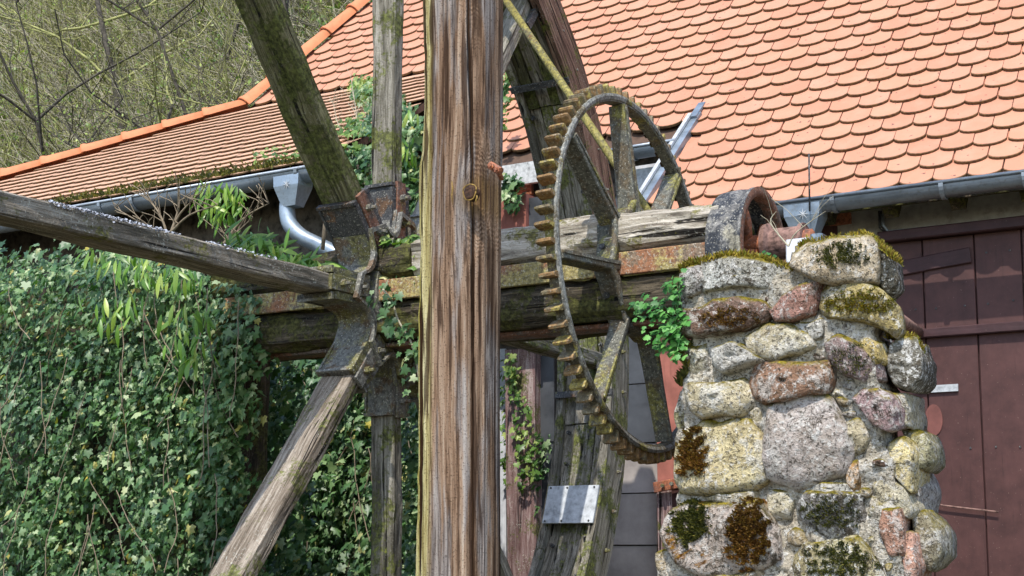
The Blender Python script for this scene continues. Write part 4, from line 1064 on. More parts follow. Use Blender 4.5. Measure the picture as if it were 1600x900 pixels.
ST = [
 ([(1067,430),(1078,417),(1098,414),(1104,435),(1096,458),(1078,467),(1068,455)], SY, M_stonelich, GRY),
 ([(1102,413),(1145,402),(1195,409),(1235,422),(1247,440),(1225,460),(1185,458),(1140,452),(1105,456),(1104,435)], SY+.01, M_stonelich, (.42,.42,.38)),
 ([(1069,487),(1100,480),(1118,467),(1150,468),(1190,478),(1205,490),(1190,505),(1160,520),(1110,523),(1072,521),(1067,505)], SY-.02, M_stone, BRN),
 ([(1208,485),(1230,462),(1262,446),(1282,442),(1281,465),(1273,492),(1240,499),(1215,500)], SY-.03, M_stone, (.36,.20,.16)),
 ([(1250,392),(1268,382),(1350,372),(1363,377),(1366,432),(1340,438),(1312,442),(1285,440),(1243,415)], SY-.03, M_stone, (.55,.46,.33)),
 ([(1362,378),(1382,386),(1396,405),(1400,425),(1398,450),(1382,462),(1368,440)], SY+.07, M_stonelich, DRK),
 ([(1285,460),(1310,446),(1345,445),(1380,462),(1400,480),(1404,515),(1392,525),(1370,510),(1330,497),(1300,495),(1284,480)], SY, M_stone, (.42,.35,.16)),
 ([(1117,542),(1160,533),(1182,555),(1192,568),(1160,575),(1137,583),(1122,570)], SY-.03, M_hewn, WHT),
 ([(1168,530),(1200,512),(1240,510),(1265,530),(1270,548),(1245,560),(1212,565),(1190,560),(1178,545)], SY, M_stone, CRM),
 ([(1298,540),(1320,530),(1343,540),(1370,568),(1373,590),(1352,598),(1325,585),(1305,565)], SY-.01, M_stone, PUR),
 ([(1335,530),(1355,526),(1382,533),(1386,560),(1375,568),(1352,552)], SY, M_hewn, (.58,.47,.20)),
 ([(1390,540),(1400,527),(1425,530),(1436,560),(1434,590),(1420,605),(1395,600),(1385,580)], SY+.04, M_stonelich, DRK),
 ([(1175,600),(1190,577),(1215,567),(1285,565),(1293,580),(1290,612),(1265,618),(1215,625),(1200,631),(1180,618)], SY-.02, M_stone, (.30,.18,.12)),
 ([(1078,610),(1085,600),(1120,597),(1155,593),(1172,605),(1172,630),(1160,650),(1130,651),(1100,653),(1082,635)], SY-.02, M_hewn, (.55,.48,.32)),
 ([(1060,700),(1070,678),(1100,662),(1170,660),(1187,680),(1198,720),(1195,750),(1160,765),(1110,770),(1075,765),(1062,740)], SY-.02, M_hewn, (.60,.52,.31)),
 ([(1205,640),(1235,625),(1290,620),(1305,628),(1318,660),(1325,700),(1322,715),(1318,735),(1290,745),(1262,757),(1225,752),(1202,745),(1198,710)], SY-.03, M_hewn, (.46,.41,.38)),
 ([(1332,622),(1348,602),(1375,605),(1400,620),(1412,640),(1408,670),(1395,675),(1375,665),(1355,645)], SY, M_stone, (.33,.23,.23)),
 ([(1328,662),(1350,655),(1366,680),(1356,705),(1335,715),(1327,690)], SY+.01, M_hewn, CRM),
 ([(1390,692),(1405,680),(1420,695),(1428,725),(1425,762),(1410,750),(1385,722)], SY+.02, M_hewn, (.60,.50,.26)),
 ([(1410,675),(1435,673),(1450,695),(1452,722),(1440,733),(1428,728),(1418,700)], SY+.12, M_stone, (.34,.32,.20)),
 ([(1333,725),(1350,723),(1354,745),(1345,765),(1334,755)], SY+.01, M_stone, (.45,.27,.12)),
 ([(1108,775),(1160,770),(1186,765),(1186,780),(1155,791),(1122,786)], SY+.0, M_hewn, CRM),
 ([(1045,835),(1060,795),(1085,779),(1105,786),(1160,792),(1190,785),(1205,830),(1208,870),(1190,885),(1150,895),(1100,897),(1065,880),(1055,862)], SY-.03, M_stonemoss, (.46,.39,.34)),
 ([(1030,870),(1040,864),(1056,880),(1062,925),(1030,930)], SY+.02, M_stone, TAN),
 ([(1050,815),(1060,826),(1058,858),(1042,860),(1042,836)], SY+.03, M_hewn, YEL),
 ([(1250,790),(1265,774),(1310,773),(1350,776),(1355,810),(1350,832),(1320,838),(1300,845),(1280,830),(1255,805)], SY-.01, M_stonelich, (.26,.25,.24)),
 ([(1255,758),(1290,751),(1330,755),(1340,768),(1310,772),(1265,771)], SY+.0, M_hewn, WHT),
 ([(1230,835),(1245,825),(1268,832),(1270,848),(1250,855),(1232,850)], SY+.01, M_stone, TAN),
 ([(1262,852),(1340,842),(1360,860),(1385,905),(1390,940),(1250,940),(1243,878)], SY-.01, M_stonelich, (.40,.36,.22)),
 ([(1370,760),(1385,745),(1415,760),(1425,790),(1420,806),(1400,796),(1376,795)], SY+.02, M_hewn, CRM),
 ([(1376,800),(1404,797),(1410,830),(1410,863),(1390,866),(1372,832)], SY, M_stone, PNK),
 ([(1415,835),(1428,835),(1434,880),(1427,908),(1415,900)], SY+.02, M_stone, PNK),
 ([(1432,805),(1450,802),(1468,830),(1468,870),(1450,892),(1436,880)], SY+.12, M_stone, (.34,.31,.22)),
 ([(1427,738),(1440,762),(1438,800),(1430,795)], SY+.14, M_stone, GRY),
 ([(1062,612),(1075,607),(1079,650),(1066,672),(1060,650)], SY+.03, M_stone, (.40,.38,.22)),
 ([(1205,768),(1244,766),(1249,785),(1245,813),(1223,815),(1208,795)], SY+.01, M_hewn, CRM),
 ([(1208,822),(1222,824),(1228,870),(1236,930),(1206,930),(1214,880)], SY+.01, M_stonelich, GRY),
 ([(1170,642),(1193,636),(1199,655),(1195,690),(1184,672)], SY+.01, M_hewn, CRM),
 ([(1394,612),(1415,612),(1420,640),(1417,664),(1412,664),(1412,634)], SY+.06, M_hewn, CRM),
 ([(1062,905),(1110,903),(1190,893),(1205,935),(1190,990),(1070,990)], SY-.01, M_stone, TAN),
 ([(1070,540),(1112,535),(1118,572),(1128,588),(1090,592),(1078,575)], SY+.01, M_stonelich, (.40,.37,.28)),
 ([(1240,505),(1292,500),(1294,530),(1275,534),(1268,524)], SY+.01, M_stonelich, WHT),
]
for k, (poly, Y, m_, c) in enumerate(ST):
    cx = sum(p[0] for p in poly)/len(poly); wd = max(p[0] for p in poly)-min(p[0] for p in poly)
    blob('stone', poly, Y, .26 if cx > 1390 else .12, m_, c, bulge=.034 if cx > 1390 else min(.062, .034+wd*.0003), N=60 if wd > 80 else 36, seed=k*1.7)
random.seed(21)
# small filler stones in the wide joints
PL = [q[0] for q in ST]; fill = []
for _ in range(4000):
    x, y = random.uniform(1050, 1440), random.uniform(415, 960); r_ = random.uniform(7, 15)
    ring_ = [(x+r_*1.15*math.cos(a), y+r_*.95*math.sin(a)) for a in np.linspace(0, 6.28, 9)[:-1]]
    if not all(inpoly(q, core_poly) for q in ring_): continue
    if any(inpoly(q, pl) for pl in PL for q in ring_+[(x, y)]): continue
    if any(math.hypot(x-a, y-b) < r_+c+1 for a, b, c in fill): continue
    fill.append((x, y, r_))
    poly = [(x+r_*random.uniform(.85, 1.25)*math.cos(a), y+r_*random.uniform(.7, 1.1)*math.sin(a)) for a in np.linspace(0, 6.28, 8)[:-1]]
    blob('stone', poly, SY+.004, .08, random.choice([M_stone, M_hewn, M_stonelich]), random.choice([CRM, TAN, GRY, YEL, BRN, CRM]), bulge=.026, N=22, seed=x*.37, rings=(.99, .94, .82, .6, .3))
random.seed(11)
# rows below the frame, down to the ground
z = -.62; 
while z > GZ-.1:
    x = onY((1020, 900), SY).x-.06
    while x < onY((1420, 900), SY).x:
        w_ = random.uniform(.13, .32); h_ = random.uniform(.15, .22)
        pts = [px_of((x+w_*a, SY, z+h_*b))[:2] for a, b in ((0.05,.1),(.5,0),(.95,.08),(1,.5),(.9,.95),(.5,1),(.08,.9),(0,.5))]
        blob('stone', pts, SY, .12, random.choice([M_stone, M_hewn, M_stonelich]), random.choice([TAN, GRY, CRM, BRN]), N=20, seed=x*9+z)
        x += w_+.02
    z -= .22
# rear pier block under the shaft, out of sight behind the front face
def roughbox(name, x0, x1, y0, y1, z0, z1, mat, parent, color):
    mb = MB(); n = 10; 
    for ax in range(3):
        for sg in (0, 1):
            vs = []; fs = []
            for i in range(n+1):
                for j in range(n+1):
                    u, w_ = i/n, j/n; t = [0, 0, 0]; t[ax] = sg; t[(ax+1) % 3] = u; t[(ax+2) % 3] = w_
                    p = Vector((x0+(x1-x0)*t[0], y0+(y1-y0)*t[1], z0+(z1-z0)*t[2])); vs.append(p+noise.noise_vector(p*6)*.02+noise.noise_vector(p*20)*.008)
            for i in range(n):
                for j in range(n):
                    q = (i*(n+1)+j, i*(n+1)+j+1, (i+1)*(n+1)+j+1, (i+1)*(n+1)+j); fs.append(q if not sg else q[::-1])
            mb.add(vs, fs)
    o = mb.obj(name, mat, parent, True); o.color = (*color, 1); return o
roughbox('rear_masonry', -1.80, -1.56, SY+.20, 5.98, GZ, .98, M_stonelich, pil, GRY)
# white block that carries the bearing
bb = thing('bearing_block', 'white stone bearing block at the end of the rusty shaft on top of the pillar', 'block', onY((1250, 395), AY-.12))
bY = AY-.16; xa, xb, xc2 = onY((1227, 385), bY).x, onY((1263, 380), bY).x, onY((1284, 378), bY).x; zt_ = onY((1240, 373), bY).z
beam('block_body', ((xa+xb)/2, bY+.13, .95), ((xa+xb)/2, bY+.13, zt_), (1, 0, 0), xb-xa, .26, M_white, bb, .002, 3, .006, 2)
beam('block_cap', ((xb+xc2)/2+.002, bY+.12, .95), ((xb+xc2)/2+.002, bY+.12, zt_+.012), (1, 0, 0), xc2-xb-.004, .24, M_zincblue, bb, .002, 3, .01, 2)

# moss cushions along the top edges: many tiny blades
def mosstuft(name, pts, Y, n, h, mat, label, spread=.05):
    P = []; 
    for _ in range(n):
        i = random.randrange(len(pts)-1); t = random.random(); a = Vector((pts[i][0], pts[i][1], 0)).lerp(Vector((pts[i+1][0], pts[i+1][1], 0)), t)
        yy = Y+random.uniform(-.035, spread); p = onY((a.x, a.y), Y); P.append((p.x, yy, p.z+random.uniform(-.012, .010)))
    P = np.array(P); rot = np.zeros((n, 3, 3))
    for k in range(n):
        z = Vector((random.uniform(-.7,.7), random.uniform(-1.0,.5), random.uniform(.4,1))).normalized(); x = z.orthogonal().normalized()
        x = Matrix.Rotation(random.uniform(0, 6.3), 3, z) @ x; y = z.cross(x); rot[k] = np.array([x, y, z]).T
    o = scatter(name, [(-.16,0,0),(.16,0,0),(.10,.08,.6),(0,.05,1.0),(-.10,-.05,.6)], [(0,1,2,4),(4,2,3)], P, rot, rng.uniform(.6, 1.3, n)*h, mat)
    return tag(o, label, 'moss', None, 'stuff')
M_mossb = leafmat('moss_blade', [(0,(.10,.07,.01)), (.4,(.22,.16,.015)), (.75,(.34,.27,.03)), (1,(.20,.24,.03))], .8)
M_mossd = leafmat('dark_moss_blade', [(0,(.03,.035,.01)), (.6,(.09,.10,.02)), (1,(.20,.18,.03))], .8)
M_mosso = leafmat('rust_moss_blade', [(0,(.06,.025,.006)), (.6,(.20,.09,.012)), (1,(.34,.22,.05))], .85)
mosstuft('moss', [(1066,424),(1078,413),(1098,410),(1145,398),(1195,405),(1243,424)], SY, 5200, .017, M_mossb, 'golden moss along the top of the long grey stone, beside the belt pulley', .14)
mosstuft('moss', [(1252,388),(1266,380),(1350,368),(1364,374),(1396,402)], SY, 4200, .016, M_mossb, 'golden moss on the highest block of the stone pillar', .14)
mosstuft('moss', [(1385,525),(1400,524),(1425,527),(1434,545)], SY+.08, 900, .016, M_mossb, 'orange moss on the small block jutting from the right of the pillar', .1)
mosstuft('moss', [(1080,545),(1072,560),(1082,580),(1066,600)], SY+.0, 2600, .035, M_mossd, 'dark moss in the notch at the left of the pillar under the herb', .1)

def patch(name, poly, Y, n, h, mat, label):
    xs = [p[0] for p in poly]; ys = [p[1] for p in poly]; P = []
    while len(P) < n:
        x, y = random.uniform(min(xs)-8, max(xs)+8), random.uniform(min(ys)-8, max(ys)+8)
        cx_, cy_ = sum(xs)/len(xs), sum(ys)/len(ys); rd = math.hypot((x-cx_)/(max(xs)-min(xs))*2, (y-cy_)/(max(ys)-min(ys))*2)
        if rd < 1.25 and random.random() < 1.15-rd**2*.8+noise.noise(Vector((x*.09, y*.09, 4)))*1.5+noise.noise(Vector((x*.3, y*.3, 8)))*.8-.25:
            r_ = ray((x, y)).normalized(); hit = BV.ray_cast(Vector((0, 0, 0)), r_)
            if hit[0] is None: continue
            P.append(tuple(hit[0]+Vector((0, random.uniform(-.004, .004), 0))))
    P = np.array(P); rot = np.zeros((n, 3, 3))
    for k in range(n):
        z = Vector((random.uniform(-.8,.8), -1, random.uniform(-.3,.9))).normalized(); x = z.orthogonal().normalized()
        x = Matrix.Rotation(random.uniform(0, 6.3), 3, z) @ x; y = z.cross(x); rot[k] = np.array([x, y, z]).T
    o = scatter(name, [(-.2,0,0),(.2,0,0),(.1,.08,.6),(0,.05,1.0),(-.10,-.05,.6)], [(0,1,2,4),(4,2,3)], P, rot, rng.uniform(.6, 1.3, n)*h, mat)
    return tag(o, label, 'moss', None, 'stuff')
from mathutils.bvhtree import BVHTree
BV = BVHTree.FromPolygons([tuple(q) for q in SBV], SBF)
patch('moss', [(1062,690),(1072,674),(1090,680),(1108,700),(1098,740),(1074,748),(1064,730)], SY-.045, 1900, .02, M_mosso, 'rust orange moss on the left of the big yellow stone by the cog ring')
patch('moss', [(1140,815),(1165,785),(1190,795),(1200,850),(1180,885),(1140,870)], SY-.07, 3200, .02, M_mosso, 'rust brown moss patch on the right half of the big bottom stone')
patch('moss', [(1250,800),(1300,775),(1345,785),(1330,825),(1280,830)], SY, 900, .013, M_mossd, 'thin dark moss on the dark grey stone low on the pillar')
patch('moss', [(1262,860),(1340,850),(1375,900),(1270,900)], SY, 1500, .014, M_mossd, 'dark moss on the stone at the lower right of the pillar front')
patch('moss', [(1290,462),(1345,452),(1395,490),(1340,490)], SY, 1200, .013, M_mossb, 'yellow moss on the long stone under the top right block')
patch('moss', [(1300,545),(1340,540),(1365,585),(1325,580)], SY, 500, .011, M_mossd, 'dark moss on the purple stone right of the cream stones')
patch('moss', [(1100,495),(1150,485),(1190,495),(1120,515)], SY, 900, .012, M_mosso, 'brown moss on the brown stone beside the herb')
patch('moss', [(1270,385),(1340,378),(1350,410),(1290,420)], SY, 1100, .012, M_mossd, 'brown moss spots on the face of the highest pillar block')
patch('moss', [(1052,820),(1065,790),(1100,786),(1110,815),(1085,840),(1058,850)], SY-.06, 2600, .018, M_mossd, 'dark moss on the upper left of the big bottom stone')
#PART5
# ================================================================== ivy and other plants
IVY = [(0,.04),(.20,-.16),(.52,.02),(.36,.24),(.50,.52),(.20,.55),(0,1.0),(-.20,.55),(-.50,.52),(-.36,.24),(-.52,.02),(-.20,-.16)]
IV = [(x, -y, .10*abs(x)*-1) for x, y in IVY]+[(0, -.32, .06)]
IF = [(i, 12, (i+1) % 12) for i in range(12)]
def leaf_rot(n, nrm=(0, -1, .45), jit=.55, droop=(0, 0, 1), tj=.5):
    """columns: x across, y up the leaf (tip = -y), z face normal"""
    N = np.array(nrm, float)[None, :]+rng.normal(0, jit, (n, 3)); N /= np.linalg.norm(N, axis=1)[:, None]
    U = np.array(droop, float)[None, :]+rng.normal(0, tj, (n, 3)); U -= N*(U*N).sum(1)[:, None]; U /= np.linalg.norm(U, axis=1)[:, None]
    X = np.cross(U, N); return np.stack([X, U, N], axis=2)
def sample_px(poly, n, dens=None):
    xs = [p[0] for p in poly]; ys = [p[1] for p in poly]; out = []
    while len(out) < n:
        x, y = random.uniform(min(xs), max(xs)), random.uniform(min(ys), max(ys))
        if inpoly((x, y), poly) and (dens is None or random.random() < dens(x, y)): out.append((x, y))
    return out
def ivy(name, poly, surf, n, size, label, mat=M_ivy, depth=.22, dens=None, clump=.16, nrm=(-.15, -1, .5), jit=.5, kind='stuff', cat='ivy'):
    pts = sample_px(poly, n, dens); P = []
    for (x, y) in pts:
        p = surf((x, y)); c = noise.noise(p*2.1)*clump+noise.noise(p*6.5)*clump*.45
        d = c-depth*(random.random()**1.6)+depth*.5
        r = ray((x, y)).normalized(); P.append(tuple(p-r*0+Vector((0, -1, 0))*(-d)))
    P = np.array(P); rot = leaf_rot(len(P), nrm, jit); rot[:, :, 0] *= rng.uniform(.5, 1.12, len(P))[:, None]; rot[:, :, 2] *= rng.uniform(-1, 3.5, len(P))[:, None]
    o = scatter(name, IV, IF, P, rot, (.45+.9*rng.random(len(P))**1.6)*size*1.05, mat)
    return tag(o, label, cat, None, kind)
sA = lambda p: onY(p, 5.35); sB = lambda p: onY(p, 7.45)
polyA = [(-60, 428), (60, 424), (130, 420), (180, 398), (260, 415), (330, 432), (400, 455), (415, 480), (408, 520), (420, 560), (395, 600), (410, 640), (380, 700), (400, 760), (385, 820), (395, 960), (-60, 960)]
def bare(x, y): 
    for cx, cy, rx, ry in ((160, 800, 32, 42), (195, 860, 60, 30), (322, 605, 26, 16), (150, 690, 14, 26)):
        if ((x-cx)/rx)**2+((y-cy)/ry)**2 < 1: return .22
    return 1
ivy('ivy', polyA, sA, 17000, .044, 'dense dark green ivy covering the wall at the left of the wheel', dens=bare, depth=.26)
ivy('ivy', [(-60,398),(20,384),(90,392),(140,378),(190,396),(250,402),(310,412),(345,398),(380,392),(430,402),(470,415),(520,418),(515,440),(400,470),(300,440),(-60,440)], lambda p: onY(p, 5.75), 1500, .05, 'uneven top fringe of the ivy under the left spoke', dens=lambda x, y: 1 if noise.noise(Vector((x*.035, y*.05, 1))) > -.15 else .1, depth=.5)
polyB = [(380, 540), (440, 538), (560, 545), (600, 560), (655, 560), (655, 960), (370, 960)]
ivy('ivy', polyB, sB, 8500, .062, 'shaded ivy hanging behind the slanting lower spoke', dens=None, depth=.3, clump=.22)
ivy('ivy', [(628, 540), (660, 540), (660, 940), (632, 940)], lambda p: onY(p, 6.6), 330, .05, 'thin ivy strand hanging behind the left edge of the brown post', depth=.05, clump=.03)
# masonry behind the ivy
iw = thing('ivy_wall', 'low stone wall hidden under the ivy at the left', 'wall', (-8, 6.0, GZ))
x1 = onY((392, 700), 5.6).x
roughbox('wall_body', -13, x1-.1, 5.66, 5.86, GZ, onY((250, 430), 5.7).z, M_wdark, iw, GRY)
roughbox('wall_body', -13, onY((648, 700), 7.8).x, 7.80, 8.15, GZ, onY((500, 545), 7.8).z+.0, M_wdark, iw, GRY)
ivy('ivy', [(388, 560), (440, 545), (455, 700), (450, 960), (385, 960)], lambda p: onY(p, 6.05), 1700, .05, 'ivy at the corner where the left wall turns in behind the wheel', depth=.3)
# ivy climbing over the eave and roof behind the upright spoke
def sC(p): 
    return on_skirt(p)+Vector((0, -.10, .05)) if p[1] < 225 else onY(p, 8.25-(p[1]-225)*.002)
ivy('ivy', [(596,150),(640,160),(664,200),(664,430),(600,440),(590,400),(560,330),(545,290),(525,270),(522,250),(545,236),(584,232),(585,150)], sC, 2600, .062, 'ivy climbing over the eave behind the upright spoke', depth=.22, clump=.14)
ivy('ivy', [(552,128),(566,110),(590,112),(592,175),(575,180),(556,150)], sC, 330, .055, 'young ivy bush on the tiles left of the upright spoke', M_ivyhi, .12, clump=.08)
ivy('ivy', [(505,215),(545,200),(585,190),(590,240),(520,240)], sC, 260, .05, 'sparse young ivy creeping on the lower tiles', M_ivyhi, .06, clump=.04)
ivy('ivy', [(395,244),(430,235),(478,236),(474,262),(400,266)], lambda p: on_skirt(p)+Vector((0,-.02,.05)), 70, .045, 'few ivy leaves on the tiles above the left gutter', M_ivyhi, .03, clump=.02)
ivy('ivy', [(592,372),(640,366),(660,372),(660,432),(625,440),(592,436)], lambda p: onY(p, 5.42), 210, .062, 'large leaved ivy sitting on the axle between hub and post', depth=.12, clump=.05, mat=M_ivyhi)
ivy('ivy', [(588,395),(625,425),(658,430),(658,445),(600,442)], lambda p: onY(p, 5.40), 160, .045, 'small ivy leaves on the mossy top of the axle', depth=.1, clump=.04)
ivy('ivy', [(784,272),(806,268),(816,286),(812,318),(800,334),(784,320)], lambda p: onY(p, 9.1), 75, .075, 'ivy sprig on the red cabinet right of the brown post', depth=.1, clump=.05)
ivy('ivy', [(783,110),(792,108),(798,165),(790,205),(784,210)], lambda p: onY(p, 9.35), 50, .06, 'ivy tip beside the upper far spoke', M_ivyhi, .05, clump=.02)
ivy('ivy', [(788,548),(800,545),(812,600),(830,650),(842,700),(838,740),(812,770),(800,690),(800,640),(790,600)], lambda p: onY(p, 9.42), 190, .055, 'pale ivy creeping down the worn pink post', M_ivyhi, .05, clump=.02)
ivy('ivy', [(836,672),(858,676),(860,700),(846,760),(838,800),(836,760)], lambda p: onY(p, 9.5), 60, .06, 'green ivy strand on the dark wall panels', M_ivy, .05, clump=.02)
ivy('ivy', [(782,560),(792,560),(792,660),(800,760),(784,760)], lambda p: onY(p, 9.55), 70, .05, 'ivy leaves on the white render strip behind the post', M_ivyhi, .05, clump=.02)
# debris and moss on the lowest tiles of the left roof
def debris():
    P = []
    for _ in range(5200):
        X = random.uniform(-12, XS+.0); Y = YL-.05+abs(random.gauss(0, .10)); Y = min(Y, YL+.5)
        P.append((X, Y, ZL+(Y-YL)*math.tan(AS)+.04+random.uniform(0, .02)))
    P = np.array(P); o = scatter('roof_moss', [(-.3,0,0),(.3,0,0),(.2,.1,.6),(0,.05,1.0),(-.2,-.05,.6)], [(0,1,2,4),(4,2,3)], P, leaf_rot(len(P), (0,-.5,1), .8), rng.uniform(.5,1.3,len(P))*.030, M_mossd)
    tag(o, 'brown moss and leaf litter along the lowest tiles of the left roof', 'moss', None, 'stuff')
debris()
# tangle of small vines hanging in the ivy
def vines(name, poly, surf, n, label, rad=.0035, mat=M_paletwig, L=(.25, .8)):
    mb = MB()
    for (x, y) in sample_px(poly, n):
        p = surf((x, y))+Vector((0, -random.uniform(.12, .26), 0)); pts = [p]; d = Vector((random.uniform(-.5,.5), 0, -1))
        for k in range(8):
            d = (d+Vector((random.uniform(-.35,.35), random.uniform(-.12,.12), random.uniform(-.3,.15)))).normalized(); pts.append(pts[-1]+d*random.uniform(*L)/8)
        mb.add(*tube_vf(pts, rad, 3, False))
    o = mb.obj(name, mat, None, True); return tag(o, label, 'vines', None, 'stuff')
vines('vine_stems', polyA, sA, 55, 'pale thin vine stems trailing over the dark ivy at the left', .0028, M_twig)
vines('vine_stems', polyB, sB, 40, 'thin vine stems in the shaded ivy behind the wheel', mat=M_twig)
pts = smooth_pts([onY(p, 5.05) for p in ((598, 452), (612, 470), (622, 500), (640, 530), (650, 560), (656, 600))], 5)
tv = thing('ivy_tendril', 'thin ivy tendril hanging across the axle just left of the brown post', 'ivy', pts[0])
tube('stem', pts, .005, M_paletwig, tv, 5)
P = []
for q in pts:
    for _ in range(3): P.append((q.x+random.uniform(-.07,.05), q.y-.02+random.uniform(-.03,.03), q.z+random.uniform(-.04,.04)))
P = np.array(P); lo = scatter('leaves', IV, IF, P, leaf_rot(len(P), (-.1,-1,.4), .4), rng.uniform(.6,1.2,len(P))*.042, M_ivy, parent=tv); lo['kind'] = 'stuff'

# lance leaved climbers
LV = []; LFc = []
for j in range(6):
    t = j/5; w_ = .11*math.sin(math.pi*min(.98, t*.92+.06))**.8
    LV += [(-w_, -t, -.18*t*t), (0, -t, -.18*t*t+.02), (w_, -t, -.18*t*t)]
for j in range(5):
    for i in range(2): LFc.append((j*3+i, j*3+i+1, j*3+4+i, j*3+3+i))
def lance(name, poly, surf, n, size, label, nrm=(0,-1,.3), jit=.35, tj=.35, depth=.15, droop=(0,0,1)):
    P = []
    for p in sample_px(poly, n): q = surf(p); P.append((q.x, q.y-random.uniform(0, depth), q.z))
    P = np.array(P); o = scatter(name, LV, LFc, P, leaf_rot(n, nrm, jit, droop, tj), rng.uniform(.6,1.25,n)*size, M_lance)
    return tag(o, label, 'climbing plant', None, 'stuff')
lance('climbing_plant', [(335,285),(352,280),(375,290),(396,310),(392,335),(365,345),(340,340),(325,315)], lambda p: onY(p, 6.0), 100, .105, 'bright green drooping long leaved plant below the left gutter')
lance('climbing_plant', [(375,362),(430,368),(460,392),(500,408),(525,412),(520,424),(470,420),(400,404),(370,392)], lambda p: onY(p, 5.3), 230, .10, 'long leaved climber growing above the left spoke by the downpipe', tj=.9)
lance('climbing_plant', [(160,385),(225,395),(300,418),(330,432),(300,448),(200,430),(150,410)], lambda p: onY(p, 5.2), 70, .10, 'long leaves hanging below the left horizontal spoke at the top of the ivy')
lance('climbing_plant', [(275,480),(330,470),(352,500),(350,560),(318,570),(285,540)], lambda p: onY(p, 5.1), 45, .10, 'long leaved shoot hanging in the middle of the ivy')
lance('climbing_plant', [(140,460),(230,455),(245,490),(200,520),(150,500)], lambda p: onY(p, 5.1), 26, .10, 'long leaved shoot hanging near the left edge of the ivy')
lance('climbing_plant', [(610,165),(655,150),(662,240),(630,300),(612,250)], lambda p: onY(p, 8.1), 60, .12, 'long ivy leaves between the upright spoke and the brown post')
# bare twigs in front of the gutter
def twigtree(name, label, base, tips, r=.010, n=22, mat=M_twig):
    t = thing(name, label, 'shrub', base[0]); mb = MB()
    for tip in tips:
        pts = smooth_pts(base[:1]+[base[0].lerp(tip, .5)+Vector((random.uniform(-.06,.06), 0, random.uniform(-.03,.05))), tip], 4)
        mb.add(*tube_vf(pts, [r*(1-.75*i/(len(pts)-1)) for i in range(len(pts))], 5, False))
        for _ in range(n//len(tips)+2):
            a = random.choice(pts[2:]); d = Vector((random.uniform(-1,1), random.uniform(-.4,.2), random.uniform(.1,1))).normalized(); l = random.uniform(.05,.2)
            mb.add(*tube_vf([a, a+d*l*.5+Vector((0,0,.01)), a+d*l], [r*.35, r*.25, r*.3], 4, False))
    mb.obj('branch', mat, t, True); return t
twigtree('bare_shrub', 'bare budding twigs in front of the left gutter', [onY((262, 370), 5.9)], [onY((180, 325), 5.9), onY((225, 300), 5.9)])
twigtree('bare_shrub', 'branching bare twig reaching up towards the left gutter', [onY((268, 362), 5.8)], [onY((315, 300), 5.8), onY((280, 290), 5.8), onY((340, 320), 5.8)])
twigtree('bare_shrub', 'bare twig in front of the left downpipe', [onY((350, 380), 5.9)], [onY((420, 318), 5.9), onY((395, 340), 5.9)])
tube_o = tube('vine_stem', [onY((504, 390), 6.4), onY((508, 350), 6.4), onY((509, 312), 6.4)], .012, M_twig); tag(tube_o, 'brown vine stem standing beside the left downpipe', 'vine')
twigtree('bare_shrub', 'thin dry twigs growing from the tiles beside the upright spoke', [onY((560, 235), 8.6)], [onY((548, 120), 9.0), onY((585, 170), 9.0), onY((520, 160), 9.0)], .007, 40, M_paletwig)
twigtree('dry_stalks', 'dry stalks on the pillar top beside the pulley', [onY((1232, 385), 5.3)], [onY((1213, 330), 5.3), onY((1290, 330), 5.3)], .004, 3, M_paletwig)

# bright herb at the left of the pillar
HV = [(0,0,0),(.16,-.12,.02),(.34,-.10,0),(.30,-.26,0),(.44,-.42,-.02),(.24,-.46,.02),(.18,-.64,0),(0,-.80,-.04),(-.18,-.64,0),(-.24,-.46,.02),(-.44,-.42,-.02),(-.30,-.26,0),(-.34,-.10,0),(-.16,-.12,.02),(0,-.36,.05)]
HF = [(i, 14, (i+1) % 14) for i in range(14)]
herb = thing('herb_plant', 'bright green lobed herb growing out of the pillar beside the cog ring', 'herb', onY((1072, 520), SY-.03))
P = []; mb = MB()
root = onY((1074, 525), SY-.02)
for (x, y, n) in ((1000,480,16),(1012,476,10),(1030,470,10),(1045,450,14),(1060,440,12),(1055,465,14),(1020,492,14),(1040,490,18),(1060,490,18),(1030,515,14),(1050,515,20),(1035,535,14),(1048,545,16),(1060,530,20),(1066,505,16),(1058,550,10),(1015,520,6)):
    c = onY((x, y), SY-.05-random.uniform(0, .08)); mb.add(*tube_vf(smooth_pts([root, root.lerp(c, .5)+Vector((0,-.02,.015)), c], 4), .0025, 4, False))
    for _ in range(n): P.append((c.x+random.gauss(0,.020), c.y+random.gauss(0,.02), c.z+random.gauss(0,.018)))
P = np.array(P); o = scatter('leaves', HV, HF, P, leaf_rot(len(P), (-.1,-1,.9), .4, (0,.2,1), .8), rng.uniform(.6,1.2,len(P))*.037, M_chervil, parent=herb); o['kind'] = 'stuff'
mb.obj('stem', M_chervil, herb, True)
herb2 = thing('herb_plant', 'tiny bright green herb on the pillar top in front of the belt pulley', 'herb', onY((1192, 403), 5.05))
P = np.array([tuple(onY((1192+random.gauss(0,8), 402+random.gauss(0,3)), 5.0+random.uniform(0,.1))) for _ in range(70)])
o = scatter('leaves', HV, HF, P, leaf_rot(len(P), (0,-1,.9), .5, (0,.2,1), .8), rng.uniform(.6,1.2,len(P))*.026, M_chervil, parent=herb2); o['kind'] = 'stuff'

